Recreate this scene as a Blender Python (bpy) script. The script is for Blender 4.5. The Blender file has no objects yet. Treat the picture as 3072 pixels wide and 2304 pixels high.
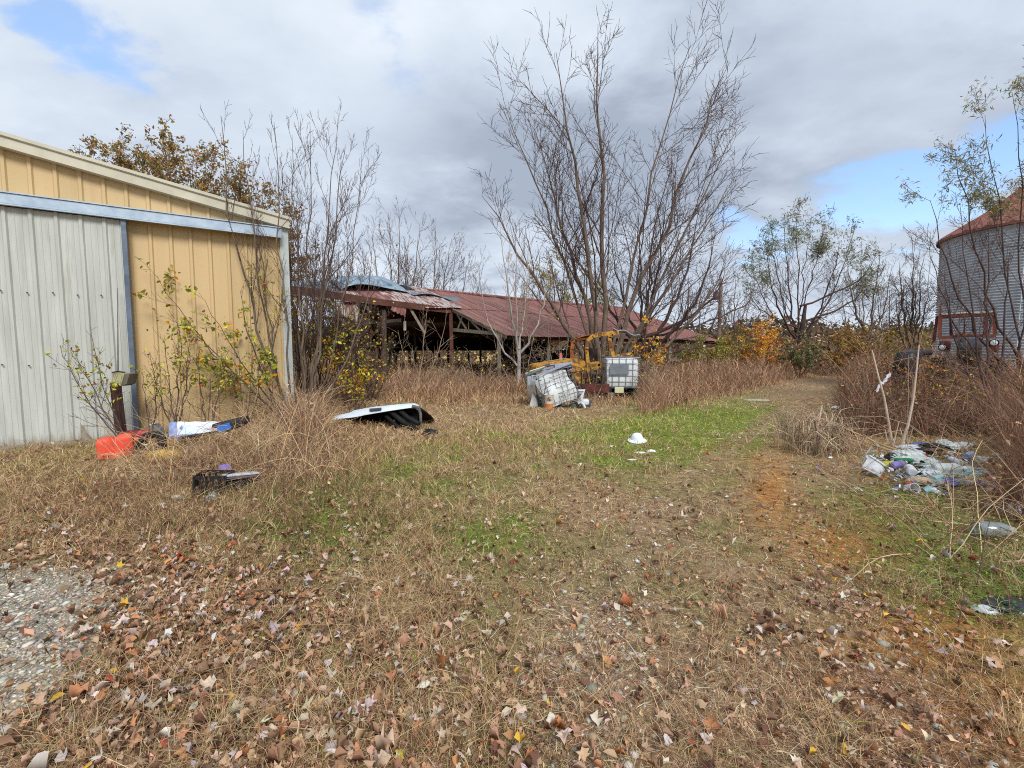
import bpy, bmesh, math, random
import numpy as np
from mathutils import Vector, Matrix
SC = bpy.context.scene
COL = SC.collection
R = math.radians
# ------------------------------------------------------------------ camera
FPX, TILT, EYE = 450.0, math.atan(34/450.0), 1.6
ST, CT = math.sin(TILT), math.cos(TILT)
cam_d = bpy.data.cameras.new("camera"); cam = bpy.data.objects.new("camera", cam_d); COL.objects.link(cam)
cam.location = (0, 0, EYE); cam.rotation_euler = (R(90)-TILT, 0, 0)
cam_d.sensor_width = 36; cam_d.lens = FPX/1024*36; cam_d.clip_start = 0.05; cam_d.clip_end = 3000
SC.camera = cam
# ------------------------------------------------------------------ sky, sun, exposure
SUN_EL, SUN_AZ = R(42), R(160)      # azimuth of the sun clockwise from +Y
SC.view_settings.view_transform = 'Standard'; SC.view_settings.look = 'None'
SC.view_settings.gamma = 1; SC.view_settings.exposure = 0.6
SC.cycles.use_denoising = False
SC.cycles.pixel_filter_type = 'BLACKMAN_HARRIS'; SC.cycles.filter_width = 1.05
SC.cycles.max_bounces = 5; SC.cycles.diffuse_bounces = 3; SC.cycles.glossy_bounces = 2
SC.cycles.transparent_max_bounces = 8; SC.cycles.transmission_bounces = 3
SC.cycles.sample_clamp_indirect = 4
SC.render.film_transparent = False

def raydir(u, v):
    a = (u-512)/FPX; b = (384-v)/FPX
    return Vector((a, b*ST+CT, b*CT-ST))
def P(u, v, y):
    "world point seen in direction (u,v) at distance y forward"
    d = raydir(u, v); t = y/d.y
    return Vector((d.x*t, y, EYE+d.z*t))
def G(u, v, z=0.0):
    d = raydir(u, v); t = (z-EYE)/d.z
    return Vector((d.x*t, d.y*t, z))

def build_world():
    w = bpy.data.worlds.new("World"); SC.world = w; w.use_nodes = True
    nt = w.node_tree; N = nt.nodes; L = nt.links; N.clear()
    out = N.new('ShaderNodeOutputWorld'); bg = N.new('ShaderNodeBackground'); L.new(bg.outputs[0], out.inputs[0])
    bg.inputs[1].default_value = 0.1
    sky = N.new('ShaderNodeTexSky'); sky.sky_type = 'NISHITA'; sky.sun_disc = False
    sky.sun_elevation = SUN_EL; sky.sun_rotation = SUN_AZ; sky.dust_density = 0.6; sky.ozone_density = 2.5
    tc = N.new('ShaderNodeTexCoord')
    def mth(op, a, b=None, c=None, clamp=False):
        n = N.new('ShaderNodeMath'); n.operation = op; n.use_clamp = clamp
        for i, x in enumerate((a, b, c)):
            if x is None: continue
            if isinstance(x, (int, float)): n.inputs[i].default_value = x
            else: L.new(x, n.inputs[i])
        return n.outputs[0]
    nrm = N.new('ShaderNodeVectorMath'); nrm.operation = 'NORMALIZE'; L.new(tc.outputs['Generated'], nrm.inputs[0])
    sep = N.new('ShaderNodeSeparateXYZ'); L.new(nrm.outputs[0], sep.inputs[0])
    zz = mth('ADD', mth('MAXIMUM', sep.outputs[2], 0.0), 0.22)
    cmb = N.new('ShaderNodeCombineXYZ')
    L.new(mth('DIVIDE', sep.outputs[0], zz), cmb.inputs[0]); L.new(mth('DIVIDE', sep.outputs[1], zz), cmb.inputs[1])
    def noise(scale, det, rough, off, dist=0.0):
        mp = N.new('ShaderNodeMapping'); mp.inputs[1].default_value = off; mp.inputs[3].default_value = (scale, scale*1.3, scale)
        L.new(cmb.outputs[0], mp.inputs[0])
        n = N.new('ShaderNodeTexNoise'); n.inputs['Scale'].default_value = 1; n.inputs['Detail'].default_value = det
        n.inputs['Roughness'].default_value = rough; n.inputs['Distortion'].default_value = dist
        L.new(mp.outputs[0], n.inputs[0]); return n.outputs[0]
    n1 = noise(1.1, 7, 0.55, (3.1, 7.7, 0), 0.3)
    n2 = noise(3.0, 6, 0.6, (11.3, 2.1, 0), 0.2)
    n3 = noise(0.6, 3, 0.5, (5.0, 1.0, 0))
    wob = mth('MULTIPLY', mth('SUBTRACT', n2, 0.5), 0.16)
    wob2 = mth('MULTIPLY', mth('SUBTRACT', n1, 0.5), 0.34)
    def blob(u, v, rad, stretch=1.0):
        # soft lobe around one direction of the sky; its edge is broken up by the noise
        d = raydir(u, v).normalized()
        cr = Vector((0, 0, 1)).cross(d).normalized(); up = d.cross(cr)
        def dot(vv):
            n = N.new('ShaderNodeVectorMath'); n.operation = 'DOT_PRODUCT'; L.new(nrm.outputs[0], n.inputs[0]); n.inputs[1].default_value = vv; return n.outputs['Value']
        a = mth('DIVIDE', dot(cr), stretch); b = dot(up); f = mth('GREATER_THAN', dot(d), 0.0)
        r2 = mth('SQRT', mth('ADD', mth('MULTIPLY', a, a), mth('MULTIPLY', b, b)))
        r2 = mth('ADD', r2, mth('ADD', wob, wob2))
        m = N.new('ShaderNodeMapRange'); m.interpolation_type = 'SMOOTHSTEP'
        L.new(r2, m.inputs[0]); m.inputs[1].default_value = rad; m.inputs[2].default_value = rad*0.25; m.inputs[3].default_value = 0; m.inputs[4].default_value = 1
        return mth('MULTIPLY', m.outputs[0], f)
    holes = [(62, 12, 0.05, 1.3, 0.75), (388, 28, 0.085, 1.2, 0.85), (872, 208, 0.065, 3.2, 0.8), (930, 165, 0.05, 3.0, 0.8), (745, 238, 0.055, 2.2, 0.6), (410, 2, .05, 1.6, .7)]
    hole = None
    for (u, v, r, s, k) in holes:
        x = mth('MULTIPLY', blob(u, v, r, s), k)
        hole = x if hole is None else mth('MAXIMUM', hole, x)
    # brightness of the cloud deck
    br = mth('ADD', mth('MULTIPLY', mth('SUBTRACT', n1, 0.5), 1.25), mth('MULTIPLY', mth('SUBTRACT', n3, 0.5), 0.5))
    br = mth('ADD', br, mth('MULTIPLY', mth('SUBTRACT', n2, 0.5), 0.8))
    for (u, v, r, s, k) in [(860, 140, 0.34, 1.9, -0.34), (440, 150, 0.24, 1.8, -0.22), (560, 190, .2, 2, -.12), (280, 45, 0.2, 1.4, 0.16), (20, 60, 0.25, 1.2, 0.06), (150, 120, .2, 1.5, .06),
                            (500, 290, 0.16, 3.5, 0.15), (880, 300, 0.14, 3, 0.22), (690, 30, 0.2, 2, 0.1), (430, 10, .2, 1.5, .15), (980, 20, 0.15, 1.5, 0.12), (330, 160, .16, 1.2, .12)]:
        br = mth('ADD', br, mth('MULTIPLY', blob(u, v, r*1.3, s), k))
    mr = N.new('ShaderNodeMapRange'); L.new(br, mr.inputs[0]); mr.inputs[1].default_value = -0.45; mr.inputs[2].default_value = 0.45
    cr = N.new('ShaderNodeValToRGB'); L.new(mr.outputs[0], cr.inputs[0]); e = cr.color_ramp.elements
    e[0].position = 0; e[0].color = (2.7, 3.15, 3.9, 1); e[1].position = 1; e[1].color = (5.7, 6.2, 6.8, 1)
    k = cr.color_ramp.elements.new(0.5); k.color = (4.35, 4.9, 5.7, 1)
    # blue of the clear patches, from the sky model
    hs = N.new('ShaderNodeHueSaturation'); hs.inputs['Saturation'].default_value = 1.05; hs.inputs['Value'].default_value = 1.9; L.new(sky.outputs[0], hs.inputs['Color'])
    mx = N.new('ShaderNodeMix'); mx.data_type = 'RGBA'
    L.new(hole, mx.inputs[0]); L.new(cr.outputs[0], mx.inputs[6]); L.new(hs.outputs[0], mx.inputs[7])
    L.new(mx.outputs[2], bg.inputs[0])
build_world()
sd = bpy.data.lights.new("sun", 'SUN'); sd.energy = 2.0; sd.angle = R(20); sd.color = (1.0, 0.975, 0.94)
sun = bpy.data.objects.new("sun", sd); COL.objects.link(sun)
sv = Vector((math.sin(SUN_AZ)*math.cos(SUN_EL), math.cos(SUN_AZ)*math.cos(SUN_EL), math.sin(SUN_EL)))
sun.rotation_euler = sv.to_track_quat('Z', 'Y').to_euler(); sun.location = (0, -5, 30)

# ------------------------------------------------------------------ materials
MATS = {}
def s2l(c): return tuple((x/12.92 if x <= .04045 else ((x+.055)/1.055)**2.4) for x in c)
def mat(name, c1, c2=None, scale=4.0, rough=0.85, metal=0.0, bump=0.0, bscale=40.0, stretch=(1, 1, 1), c3=None, s3=1.5, t3=0.55, w3=.08, detail=6, spec=0.3, alpha=1.0, trans=0.0, rot=0.0, mud=0.0):
    "two-tone noise base, optional third colour (rust, moss, dirt) in patches with their own edge"
    if name in MATS: return MATS[name]
    m = bpy.data.materials.new(name); m.use_nodes = True; MATS[name] = m
    nt = m.node_tree; N = nt.nodes; L = nt.links; b = N['Principled BSDF']
    b.inputs['Roughness'].default_value = rough; b.inputs['Metallic'].default_value = metal; b.inputs['Specular IOR Level'].default_value = spec
    if False: b.inputs['Alpha'].default_value = alpha
    if trans > 0: b.inputs['Transmission Weight'].default_value = trans
    tc = N.new('ShaderNodeTexCoord'); mp = N.new('ShaderNodeMapping'); mp.inputs[3].default_value = stretch
    if rot:
        m0 = N.new('ShaderNodeMapping'); m0.inputs[2].default_value = (0, 0, rot); L.new(tc.outputs['Object'], m0.inputs[0]); L.new(m0.outputs[0], mp.inputs[0])
    else: L.new(tc.outputs['Object'], mp.inputs[0])
    def noi(sc, det=detail, off=0):
        n = N.new('ShaderNodeTexNoise'); n.inputs['Scale'].default_value = sc; n.inputs['Detail'].default_value = det; n.inputs['Roughness'].default_value = .62
        if off:
            mp2 = N.new('ShaderNodeMapping'); mp2.inputs[1].default_value = (off, off*2, off*3); L.new(mp.outputs[0], mp2.inputs[0]); L.new(mp2.outputs[0], n.inputs[0])
        else: L.new(mp.outputs[0], n.inputs[0])
        return n
    n = noi(scale); rp = N.new('ShaderNodeValToRGB'); L.new(n.outputs[0], rp.inputs[0])
    rp.color_ramp.elements[0].position = .32; rp.color_ramp.elements[1].position = .68
    rp.color_ramp.elements[0].color = (*c1, 1); rp.color_ramp.elements[1].color = (*(c2 or c1), 1)
    col = rp.outputs[0]
    if c3:
        n3 = noi(s3, 8, 3.7); r3 = N.new('ShaderNodeMapRange'); L.new(n3.outputs[0], r3.inputs[0]); r3.inputs[1].default_value = t3; r3.inputs[2].default_value = t3+w3
        mx = N.new('ShaderNodeMix'); mx.data_type = 'RGBA'; L.new(r3.outputs[0], mx.inputs[0]); L.new(col, mx.inputs[6]); mx.inputs[7].default_value = (*c3, 1); col = mx.outputs[2]
    if mud:
        sp_ = N.new('ShaderNodeSeparateXYZ'); L.new(tc.outputs['Object'], sp_.inputs[0]); nm = noi(5, 6, 2.2); ad = N.new('ShaderNodeMath'); ad.operation = 'MULTIPLY_ADD'; L.new(nm.outputs[0], ad.inputs[0]); ad.inputs[1].default_value = -1.6*mud; L.new(sp_.outputs[2], ad.inputs[2])
        mr = N.new('ShaderNodeMapRange'); L.new(ad.outputs[0], mr.inputs[0]); mr.inputs[1].default_value = -.35*mud; mr.inputs[2].default_value = -1.1*mud; mx = N.new('ShaderNodeMix'); mx.data_type = 'RGBA'
        L.new(mr.outputs[0], mx.inputs[0]); L.new(col, mx.inputs[6]); mx.inputs[7].default_value = (*s2l((.50, .42, .33)), 1); col = mx.outputs[2]
    L.new(col, b.inputs['Base Color'])
    if bump:
        nb = noi(bscale, 5, 1.3); bp = N.new('ShaderNodeBump'); bp.inputs['Strength'].default_value = bump; bp.inputs['Distance'].default_value = .02
        L.new(nb.outputs[0], bp.inputs['Height']); L.new(bp.outputs[0], b.inputs['Normal'])
    return m
def amat(name, rough=0.8, transl=0.0, spec=0.2, var=0.0):
    "colour comes from the per-blade / per-leaf attribute Col"
    if name in MATS: return MATS[name]
    m = bpy.data.materials.new(name); m.use_nodes = True; MATS[name] = m
    nt = m.node_tree; N = nt.nodes; L = nt.links; b = N['Principled BSDF']; b.inputs['Roughness'].default_value = rough; b.inputs['Specular IOR Level'].default_value = spec
    a = N.new('ShaderNodeAttribute'); a.attribute_name = 'Col'; col = a.outputs['Color']
    if var:
        n = N.new('ShaderNodeTexNoise'); n.inputs['Scale'].default_value = var; n.inputs['Detail'].default_value = 4
        tc = N.new('ShaderNodeTexCoord'); L.new(tc.outputs['Object'], n.inputs[0])
        mr = N.new('ShaderNodeMapRange'); L.new(n.outputs[0], mr.inputs[0]); mr.inputs[1].default_value = .3; mr.inputs[2].default_value = .7; mr.inputs[3].default_value = .65; mr.inputs[4].default_value = 1.3
        vm = N.new('ShaderNodeVectorMath'); vm.operation = 'SCALE'; L.new(col, vm.inputs[0]); L.new(mr.outputs[0], vm.inputs['Scale']); col = vm.outputs[0]
    L.new(col, b.inputs['Base Color'])
    if transl:
        t = N.new('ShaderNodeBsdfTranslucent'); L.new(col, t.inputs[0]); mx = N.new('ShaderNodeMixShader'); mx.inputs[0].default_value = transl
        L.new(b.outputs[0], mx.inputs[1]); L.new(t.outputs[0], mx.inputs[2]); L.new(mx.outputs[0], N['Material Output'].inputs[0])
    return m

# ------------------------------------------------------------------ objects and tags
def tag(o, label=None, cat=None, group=None, kind=None):
    if label: o['label'] = label
    if cat: o['category'] = cat
    if group: o['group'] = group
    if kind: o['kind'] = kind
    return o
def thing(name, label, cat, loc=(0, 0, 0), group=None):
    o = bpy.data.objects.new(name, None); COL.objects.link(o); o.location = loc; o.empty_display_size = .2
    return tag(o, label, cat, group)
def wloc(o):
    v = Vector((0, 0, 0))
    while o is not None: v += o.location; o = o.parent
    return v
def link(name, me, parent=None):
    o = bpy.data.objects.new(name, me); COL.objects.link(o)
    if parent is not None:
        o.parent = parent
        # vertices are written in world coordinates: shift them so that the part sits under its thing
        r = parent
        while r.parent is not None: r = r.parent
        if parent is r: o.matrix_parent_inverse = Matrix.Translation(-Vector(r.location))
    return o
def meshnp(name, V, Q=None, T=None, material=None, parent=None, col=None, smooth=False):
    V = np.asarray(V, dtype=np.float32).reshape(-1, 3)
    Q = np.zeros((0, 4), np.int32) if Q is None else np.asarray(Q, np.int32).reshape(-1, 4)
    T = np.zeros((0, 3), np.int32) if T is None else np.asarray(T, np.int32).reshape(-1, 3)
    me = bpy.data.meshes.new(name); me.vertices.add(len(V)); me.vertices.foreach_set('co', V.ravel())
    nl = len(Q)*4+len(T)*3; me.loops.add(nl); me.polygons.add(len(Q)+len(T))
    me.loops.foreach_set('vertex_index', np.concatenate([Q.ravel(), T.ravel()]).astype(np.int32))
    ls = np.concatenate([np.arange(len(Q))*4, len(Q)*4+np.arange(len(T))*3]).astype(np.int32)
    me.polygons.foreach_set('loop_start', ls)
    if smooth: me.polygons.foreach_set('use_smooth', np.ones(len(Q)+len(T), bool))
    me.update(calc_edges=True)
    if col is not None:
        a = me.color_attributes.new('Col', 'FLOAT_COLOR', 'POINT'); c = np.ones((len(V), 4), np.float32); c[:, :3] = col; a.data.foreach_set('color', c.ravel())
    if material: me.materials.append(material)
    return link(name, me, parent)
class MB:
    "collects boxes, beams, tubes and sheets, then links them as one mesh object"
    def __init__(s): s.v = []; s.f = []; s.sm = False
    def add(s, vs, fs):
        n = len(s.v); s.v += [tuple(x) for x in vs]; s.f += [tuple(i+n for i in f) for f in fs]; return s
    def box(s, c, size, rot=None, bev=0.0):
        bm = bmesh.new(); bmesh.ops.create_cube(bm, size=1.0)
        for v in bm.verts: v.co = Vector((v.co.x*size[0], v.co.y*size[1], v.co.z*size[2]))
        if bev: bmesh.ops.bevel(bm, geom=bm.edges[:]+bm.verts[:], offset=bev, segments=2, affect='EDGES', profile=.6)
        M = Matrix.Translation(Vector(c)) @ (rot.to_4x4() if rot is not None else Matrix.Identity(4))
        bm.verts.index_update(); s.add([M @ v.co for v in bm.verts], [[v.index for v in f.verts] for f in bm.faces]); bm.free(); return s
    def beam(s, a, b, w, h, up=(0, 0, 1)):
        a = Vector(a); b = Vector(b); d = b-a; L = d.length; d.normalize(); up = Vector(up)
        if abs(d.dot(up)) > .98: up = Vector((0, 1, 0))
        sx = d.cross(up).normalized(); uz = sx.cross(d)
        return s.box((a+b)/2, (w, L, h), Matrix((sx, d, uz)).transposed())
    def tube(s, pts, r, n=8, caps=True):
        pts = [Vector(p) for p in pts]; rs = r if isinstance(r, (list, tuple)) else [r]*len(pts); vs = []; fs = []; prev = None
        for i, p in enumerate(pts):
            d = (pts[min(i+1, len(pts)-1)]-pts[max(i-1, 0)]).normalized()
            if prev is None: prev = d.orthogonal().normalized()
            x = (prev-d*prev.dot(d)); x = x.normalized() if x.length > 1e-6 else d.orthogonal().normalized(); prev = x; y = d.cross(x)
            for k in range(n):
                a = 2*math.pi*k/n; vs.append(p+(x*math.cos(a)+y*math.sin(a))*rs[i])
        for i in range(len(pts)-1):
            for k in range(n): fs.append((i*n+k, i*n+(k+1) % n, (i+1)*n+(k+1) % n, (i+1)*n+k))
        if caps: fs.append(tuple(range(n))[::-1]); fs.append(tuple((len(pts)-1)*n+k for k in range(n)))
        return s.add(vs, fs)
    def lathe(s, prof, c=(0, 0, 0), rot=None, n=20, sc=1.0):
        vs = []; fs = []; M = rot if rot is not None else Matrix.Identity(3); c = Vector(c)
        for (r, z) in prof:
            for k in range(n):
                a = 2*math.pi*k/n; vs.append(c+M @ Vector((r*math.cos(a)*sc, r*math.sin(a)*sc, z*sc)))
        for i in range(len(prof)-1):
            for k in range(n): fs.append((i*n+k, i*n+(k+1) % n, (i+1)*n+(k+1) % n, (i+1)*n+k))
        return s.add(vs, fs)
    def grid(s, fn, nu, nv, thick=0.0):
        "surface from fn(u,v) with u,v in 0..1; closed to a slab when thick is given"
        vs = [Vector(fn(i/nu, j/nv)) for j in range(nv+1) for i in range(nu+1)]
        idx = lambda i, j: j*(nu+1)+i
        fs = [(idx(i, j), idx(i+1, j), idx(i+1, j+1), idx(i, j+1)) for j in range(nv) for i in range(nu)]
        if thick:
            nrm = []
            for j in range(nv+1):
                for i in range(nu+1):
                    a = vs[idx(min(i+1, nu), j)]-vs[idx(max(i-1, 0), j)]; b = vs[idx(i, min(j+1, nv))]-vs[idx(i, max(j-1, 0))]
                    q = a.cross(b); nrm.append(q.normalized() if q.length > 0 else Vector((0, 0, 1)))
            n0 = len(vs); vs = vs+[v-n*thick for v, n in zip(vs, nrm)]
            fs = fs+[tuple(n0+i for i in f[::-1]) for f in fs]
            bd = [idx(i, 0) for i in range(nu)]+[idx(nu, j) for j in range(nv)]+[idx(i, nv) for i in range(nu, 0, -1)]+[idx(0, j) for j in range(nv, 0, -1)]
            for a, b in zip(bd, bd[1:]+bd[:1]): fs.append((b, a, a+n0, b+n0))
        return s.add(vs, fs)
    def prism(s, pts, d):
        "closed outline pts (3D, planar) pushed by vector d"
        pts = [Vector(p) for p in pts]; d = Vector(d); n = len(pts)
        return s.add(pts+[p+d for p in pts], [tuple(range(n))[::-1], tuple(range(n, 2*n))]+[(i, (i+1) % n, (i+1) % n+n, i+n) for i in range(n)])
    def build(s, name, m, parent=None, smooth=False):
        me = bpy.data.meshes.new(name); me.from_pydata(s.v, [], s.f); me.validate(); me.update()
        if smooth:
            me.polygons.foreach_set('use_smooth', np.ones(len(me.polygons), bool))
            try: me.set_sharp_from_angle(angle=R(38))
            except Exception: pass
        me.materials.append(m); return link(name, me, parent)
def copytree(o, parent=None):
    c = o.copy(); COL.objects.link(c)
    if parent is not None: c.parent = parent; c.matrix_parent_inverse = o.matrix_parent_inverse.copy()
    for ch in list(o.children): copytree(ch, c)
    return c

# ------------------------------------------------------------------ numpy noise and vegetation builders
def vnoise(x, y, seed=0):
    x = np.asarray(x, float); y = np.asarray(y, float); xi = np.floor(x).astype(np.int64); yi = np.floor(y).astype(np.int64); fx = x-xi; fy = y-yi
    fx = fx*fx*(3-2*fx); fy = fy*fy*(3-2*fy)
    def h(a, b):
        n = (a*374761393+b*668265263+seed*1442695041) & 0xffffffff; n = ((n ^ (n >> 13))*1274126177) & 0xffffffff; return ((n ^ (n >> 16)) & 0xffff)/65535.0
    return (h(xi, yi)*(1-fx)+h(xi+1, yi)*fx)*(1-fy)+(h(xi, yi+1)*(1-fx)+h(xi+1, yi+1)*fx)*fy
def fbm(x, y, seed=0, o=4):
    t = 0; a = .5; s = 0
    for i in range(o): t = t+a*vnoise(x*2**i, y*2**i, seed+i*17); s += a; a *= .5
    return t/s
def H(x, y):
    x = np.asarray(x, float); y = np.asarray(y, float)
    near = np.clip((45-np.hypot(x, y))/25, 0, 1)
    h = (fbm(x*.35, y*.35, 5, 3)-.5)*.16*near+(fbm(x*2.2, y*2.2, 9, 3)-.5)*.035*near*np.clip((14-y)/6, 0, 1)
    return h
def Hs(x, y): return float(H(np.array([x]), np.array([y]))[0])
def pix(x, y):
    d = y*CT+EYE*ST; up = y*ST-EYE*CT
    return 512+FPX*x/d, 384-FPX*up/d
def bl(u, v, cu, cv, ru, rv): return np.exp(-(((u-cu)/ru)**2+((v-cv)/rv)**2))
def unit(a): return a/np.maximum(np.linalg.norm(a, axis=-1, keepdims=True), 1e-9)
def ribbons(P_, W, side, col):
    "N strips through K points: P_ (N,K,3), W (N,K) widths, side (N,3), col (N,3) or (N,K,3)"
    N_, K = P_.shape[:2]; s = side[:, None, :]*W[..., None]*.5
    V = np.stack([P_-s, P_+s], axis=2).reshape(-1, 3)
    b = (np.arange(N_)*K*2)[:, None]+(np.arange(K-1)*2)[None]
    Q = np.stack([b, b+1, b+3, b+2], -1).reshape(-1, 4)
    c = np.repeat(col[:, None, :], K, 1) if col.ndim == 2 else col
    return V, Q, np.repeat(c.reshape(-1, 3), 2, 0)
def tubes(P_, Rr, n=4):
    N_, K = P_.shape[:2]; d = np.empty_like(P_); d[:, 1:-1] = P_[:, 2:]-P_[:, :-2]; d[:, 0] = P_[:, 1]-P_[:, 0]; d[:, -1] = P_[:, -1]-P_[:, -2]; d = unit(d)
    md = unit(P_[:, -1]-P_[:, 0]); ref = np.where(np.abs(md[:, 2:3]) > .8, np.array([[1., 0.12, 0]]), np.array([[0, 0.1, 1.]]))
    x = unit(np.cross(d, ref[:, None, :])); y = np.cross(d, x); V = []
    for k in range(n):
        a = 2*math.pi*k/n; V.append(P_+(x*math.cos(a)+y*math.sin(a))*Rr[..., None])
    V = np.stack(V, 2).reshape(-1, 3)
    b = (np.arange(N_)*K*n)[:, None, None]+(np.arange(K-1)*n)[None, :, None]; k = np.arange(n)[None, None, :]; k2 = (k+1) % n
    Q = np.stack([b+k, b+k2, b+n+k2, b+n+k], -1).reshape(-1, 4)
    return V, Q
def merge(parts):
    Vs, Qs, Cs = [], [], []; o = 0
    for p in parts:
        Vs.append(p[0]); Qs.append(p[1]+o); o += len(p[0])
        if len(p) > 2: Cs.append(p[2])
    return np.concatenate(Vs), np.concatenate(Qs), (np.concatenate(Cs) if Cs else None)
def pick(rng, n, pal, jit=.24):
    "n colours from a weighted palette [(weight,(r,g,b) sRGB)], each varied a little"
    w = np.array([p[0] for p in pal], float); w /= w.sum(); c = np.array([s2l(p[1]) for p in pal]); i = rng.choice(len(pal), n, p=w)
    return np.clip(c[i]*(1+rng.normal(0, jit, (n, 1)))*(1+rng.normal(0, .05, (n, 3))), .004, .9)
def leaf_cards(rng, pos, size, col, kind='oval', flat=0.0, fold=.25):
    "folded little leaves; flat=1 lies on the ground, 0 hangs any way"
    N_ = len(pos); jag = .06
    if kind == 'torn': tp = np.array([[0, 0, 0], [.22, .1, .8], [.36, .38, 1], [.2, .5, .6], [.3, .8, .9], [0, .94, .2], [-.16, .7, .5], [-.42, .66, 1], [-.3, .32, .8], [-.34, .12, .9], [0, .42, 0]]); fc = [(10, 0, 1, 2), (10, 2, 3, 3), (10, 3, 4, 5), (10, 5, 6, 6), (10, 6, 7, 8), (10, 8, 9, 0)]; jag = .1
    elif kind == 'oval': tp = np.array([[0, 0, 0], [.28, .30, 1], [.22, .68, .9], [0, 1, .1], [-.22, .68, .9], [-.28, .30, 1]]); fc = [(0, 1, 2, 3), (0, 3, 4, 5)]
    elif kind == 'narrow': tp = np.array([[0, 0, 0], [.09, .45, 1], [0, 1, 0], [-.09, .45, 1]]); fc = [(0, 1, 2, 3)]
    else:  # lobed, like maple
        tp = np.array([[0, 0, 0], [.18, .14, .5], [.5, .12, 1], [.32, .34, .6], [.56, .62, 1], [.2, .58, .4], [0, 1, .5], [-.2, .58, .4], [-.56, .62, 1], [-.32, .34, .6], [-.5, .12, 1], [-.18, .14, .5], [0, .36, 0]])
        fc = [(12, 0, 1, 3), (1, 2, 3, 3), (12, 3, 4, 5), (12, 5, 6, 7), (12, 7, 8, 9), (9, 10, 11, 11), (12, 9, 11, 0)]
    nz = rng.normal(0, 1, (N_, 3)); nz[:, 2] = np.abs(nz[:, 2])
    n = unit(nz*(1-flat)+np.array([0, 0, 1.0])*flat*1.5+rng.normal(0, .22, (N_, 3))*flat)
    a = unit(rng.normal(0, 1, (N_, 3))); t = unit(a-n*(a*n).sum(1, keepdims=True)); b = np.cross(n, t)
    curl = fold*rng.uniform(-.6, 1.4, (N_, 1)); bend = rng.normal(0, .18, (N_, 1))
    z = tp[None, :, 2]*curl+bend*(tp[None, :, 1]-.3)**2*2
    asp = rng.uniform(.6, 1.1, (N_, 1)); jx = rng.normal(0, jag, (N_, len(tp), 3)) if kind in ('torn', 'lobed') else 0
    V = pos[:, None, :]+size[:, None, None]*(tp[None, :, 0, None]*asp[..., None]*b[:, None, :]+(tp[None, :, 1, None]-.4)*t[:, None, :]+z[..., None]*n[:, None, :]+jx)
    m = len(tp); base = (np.arange(N_)*m)[:, None]; Qs = []; Ts = []
    for f in fc:
        if len(set(f)) == 3: Ts.append(base+np.array(f[:3])[None])
        else: Qs.append(base+np.array(f)[None])
    Q = np.concatenate(Qs); T = np.concatenate(Ts) if Ts else None
    return V.reshape(-1, 3), Q, T, np.repeat(col, m, 0)
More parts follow.
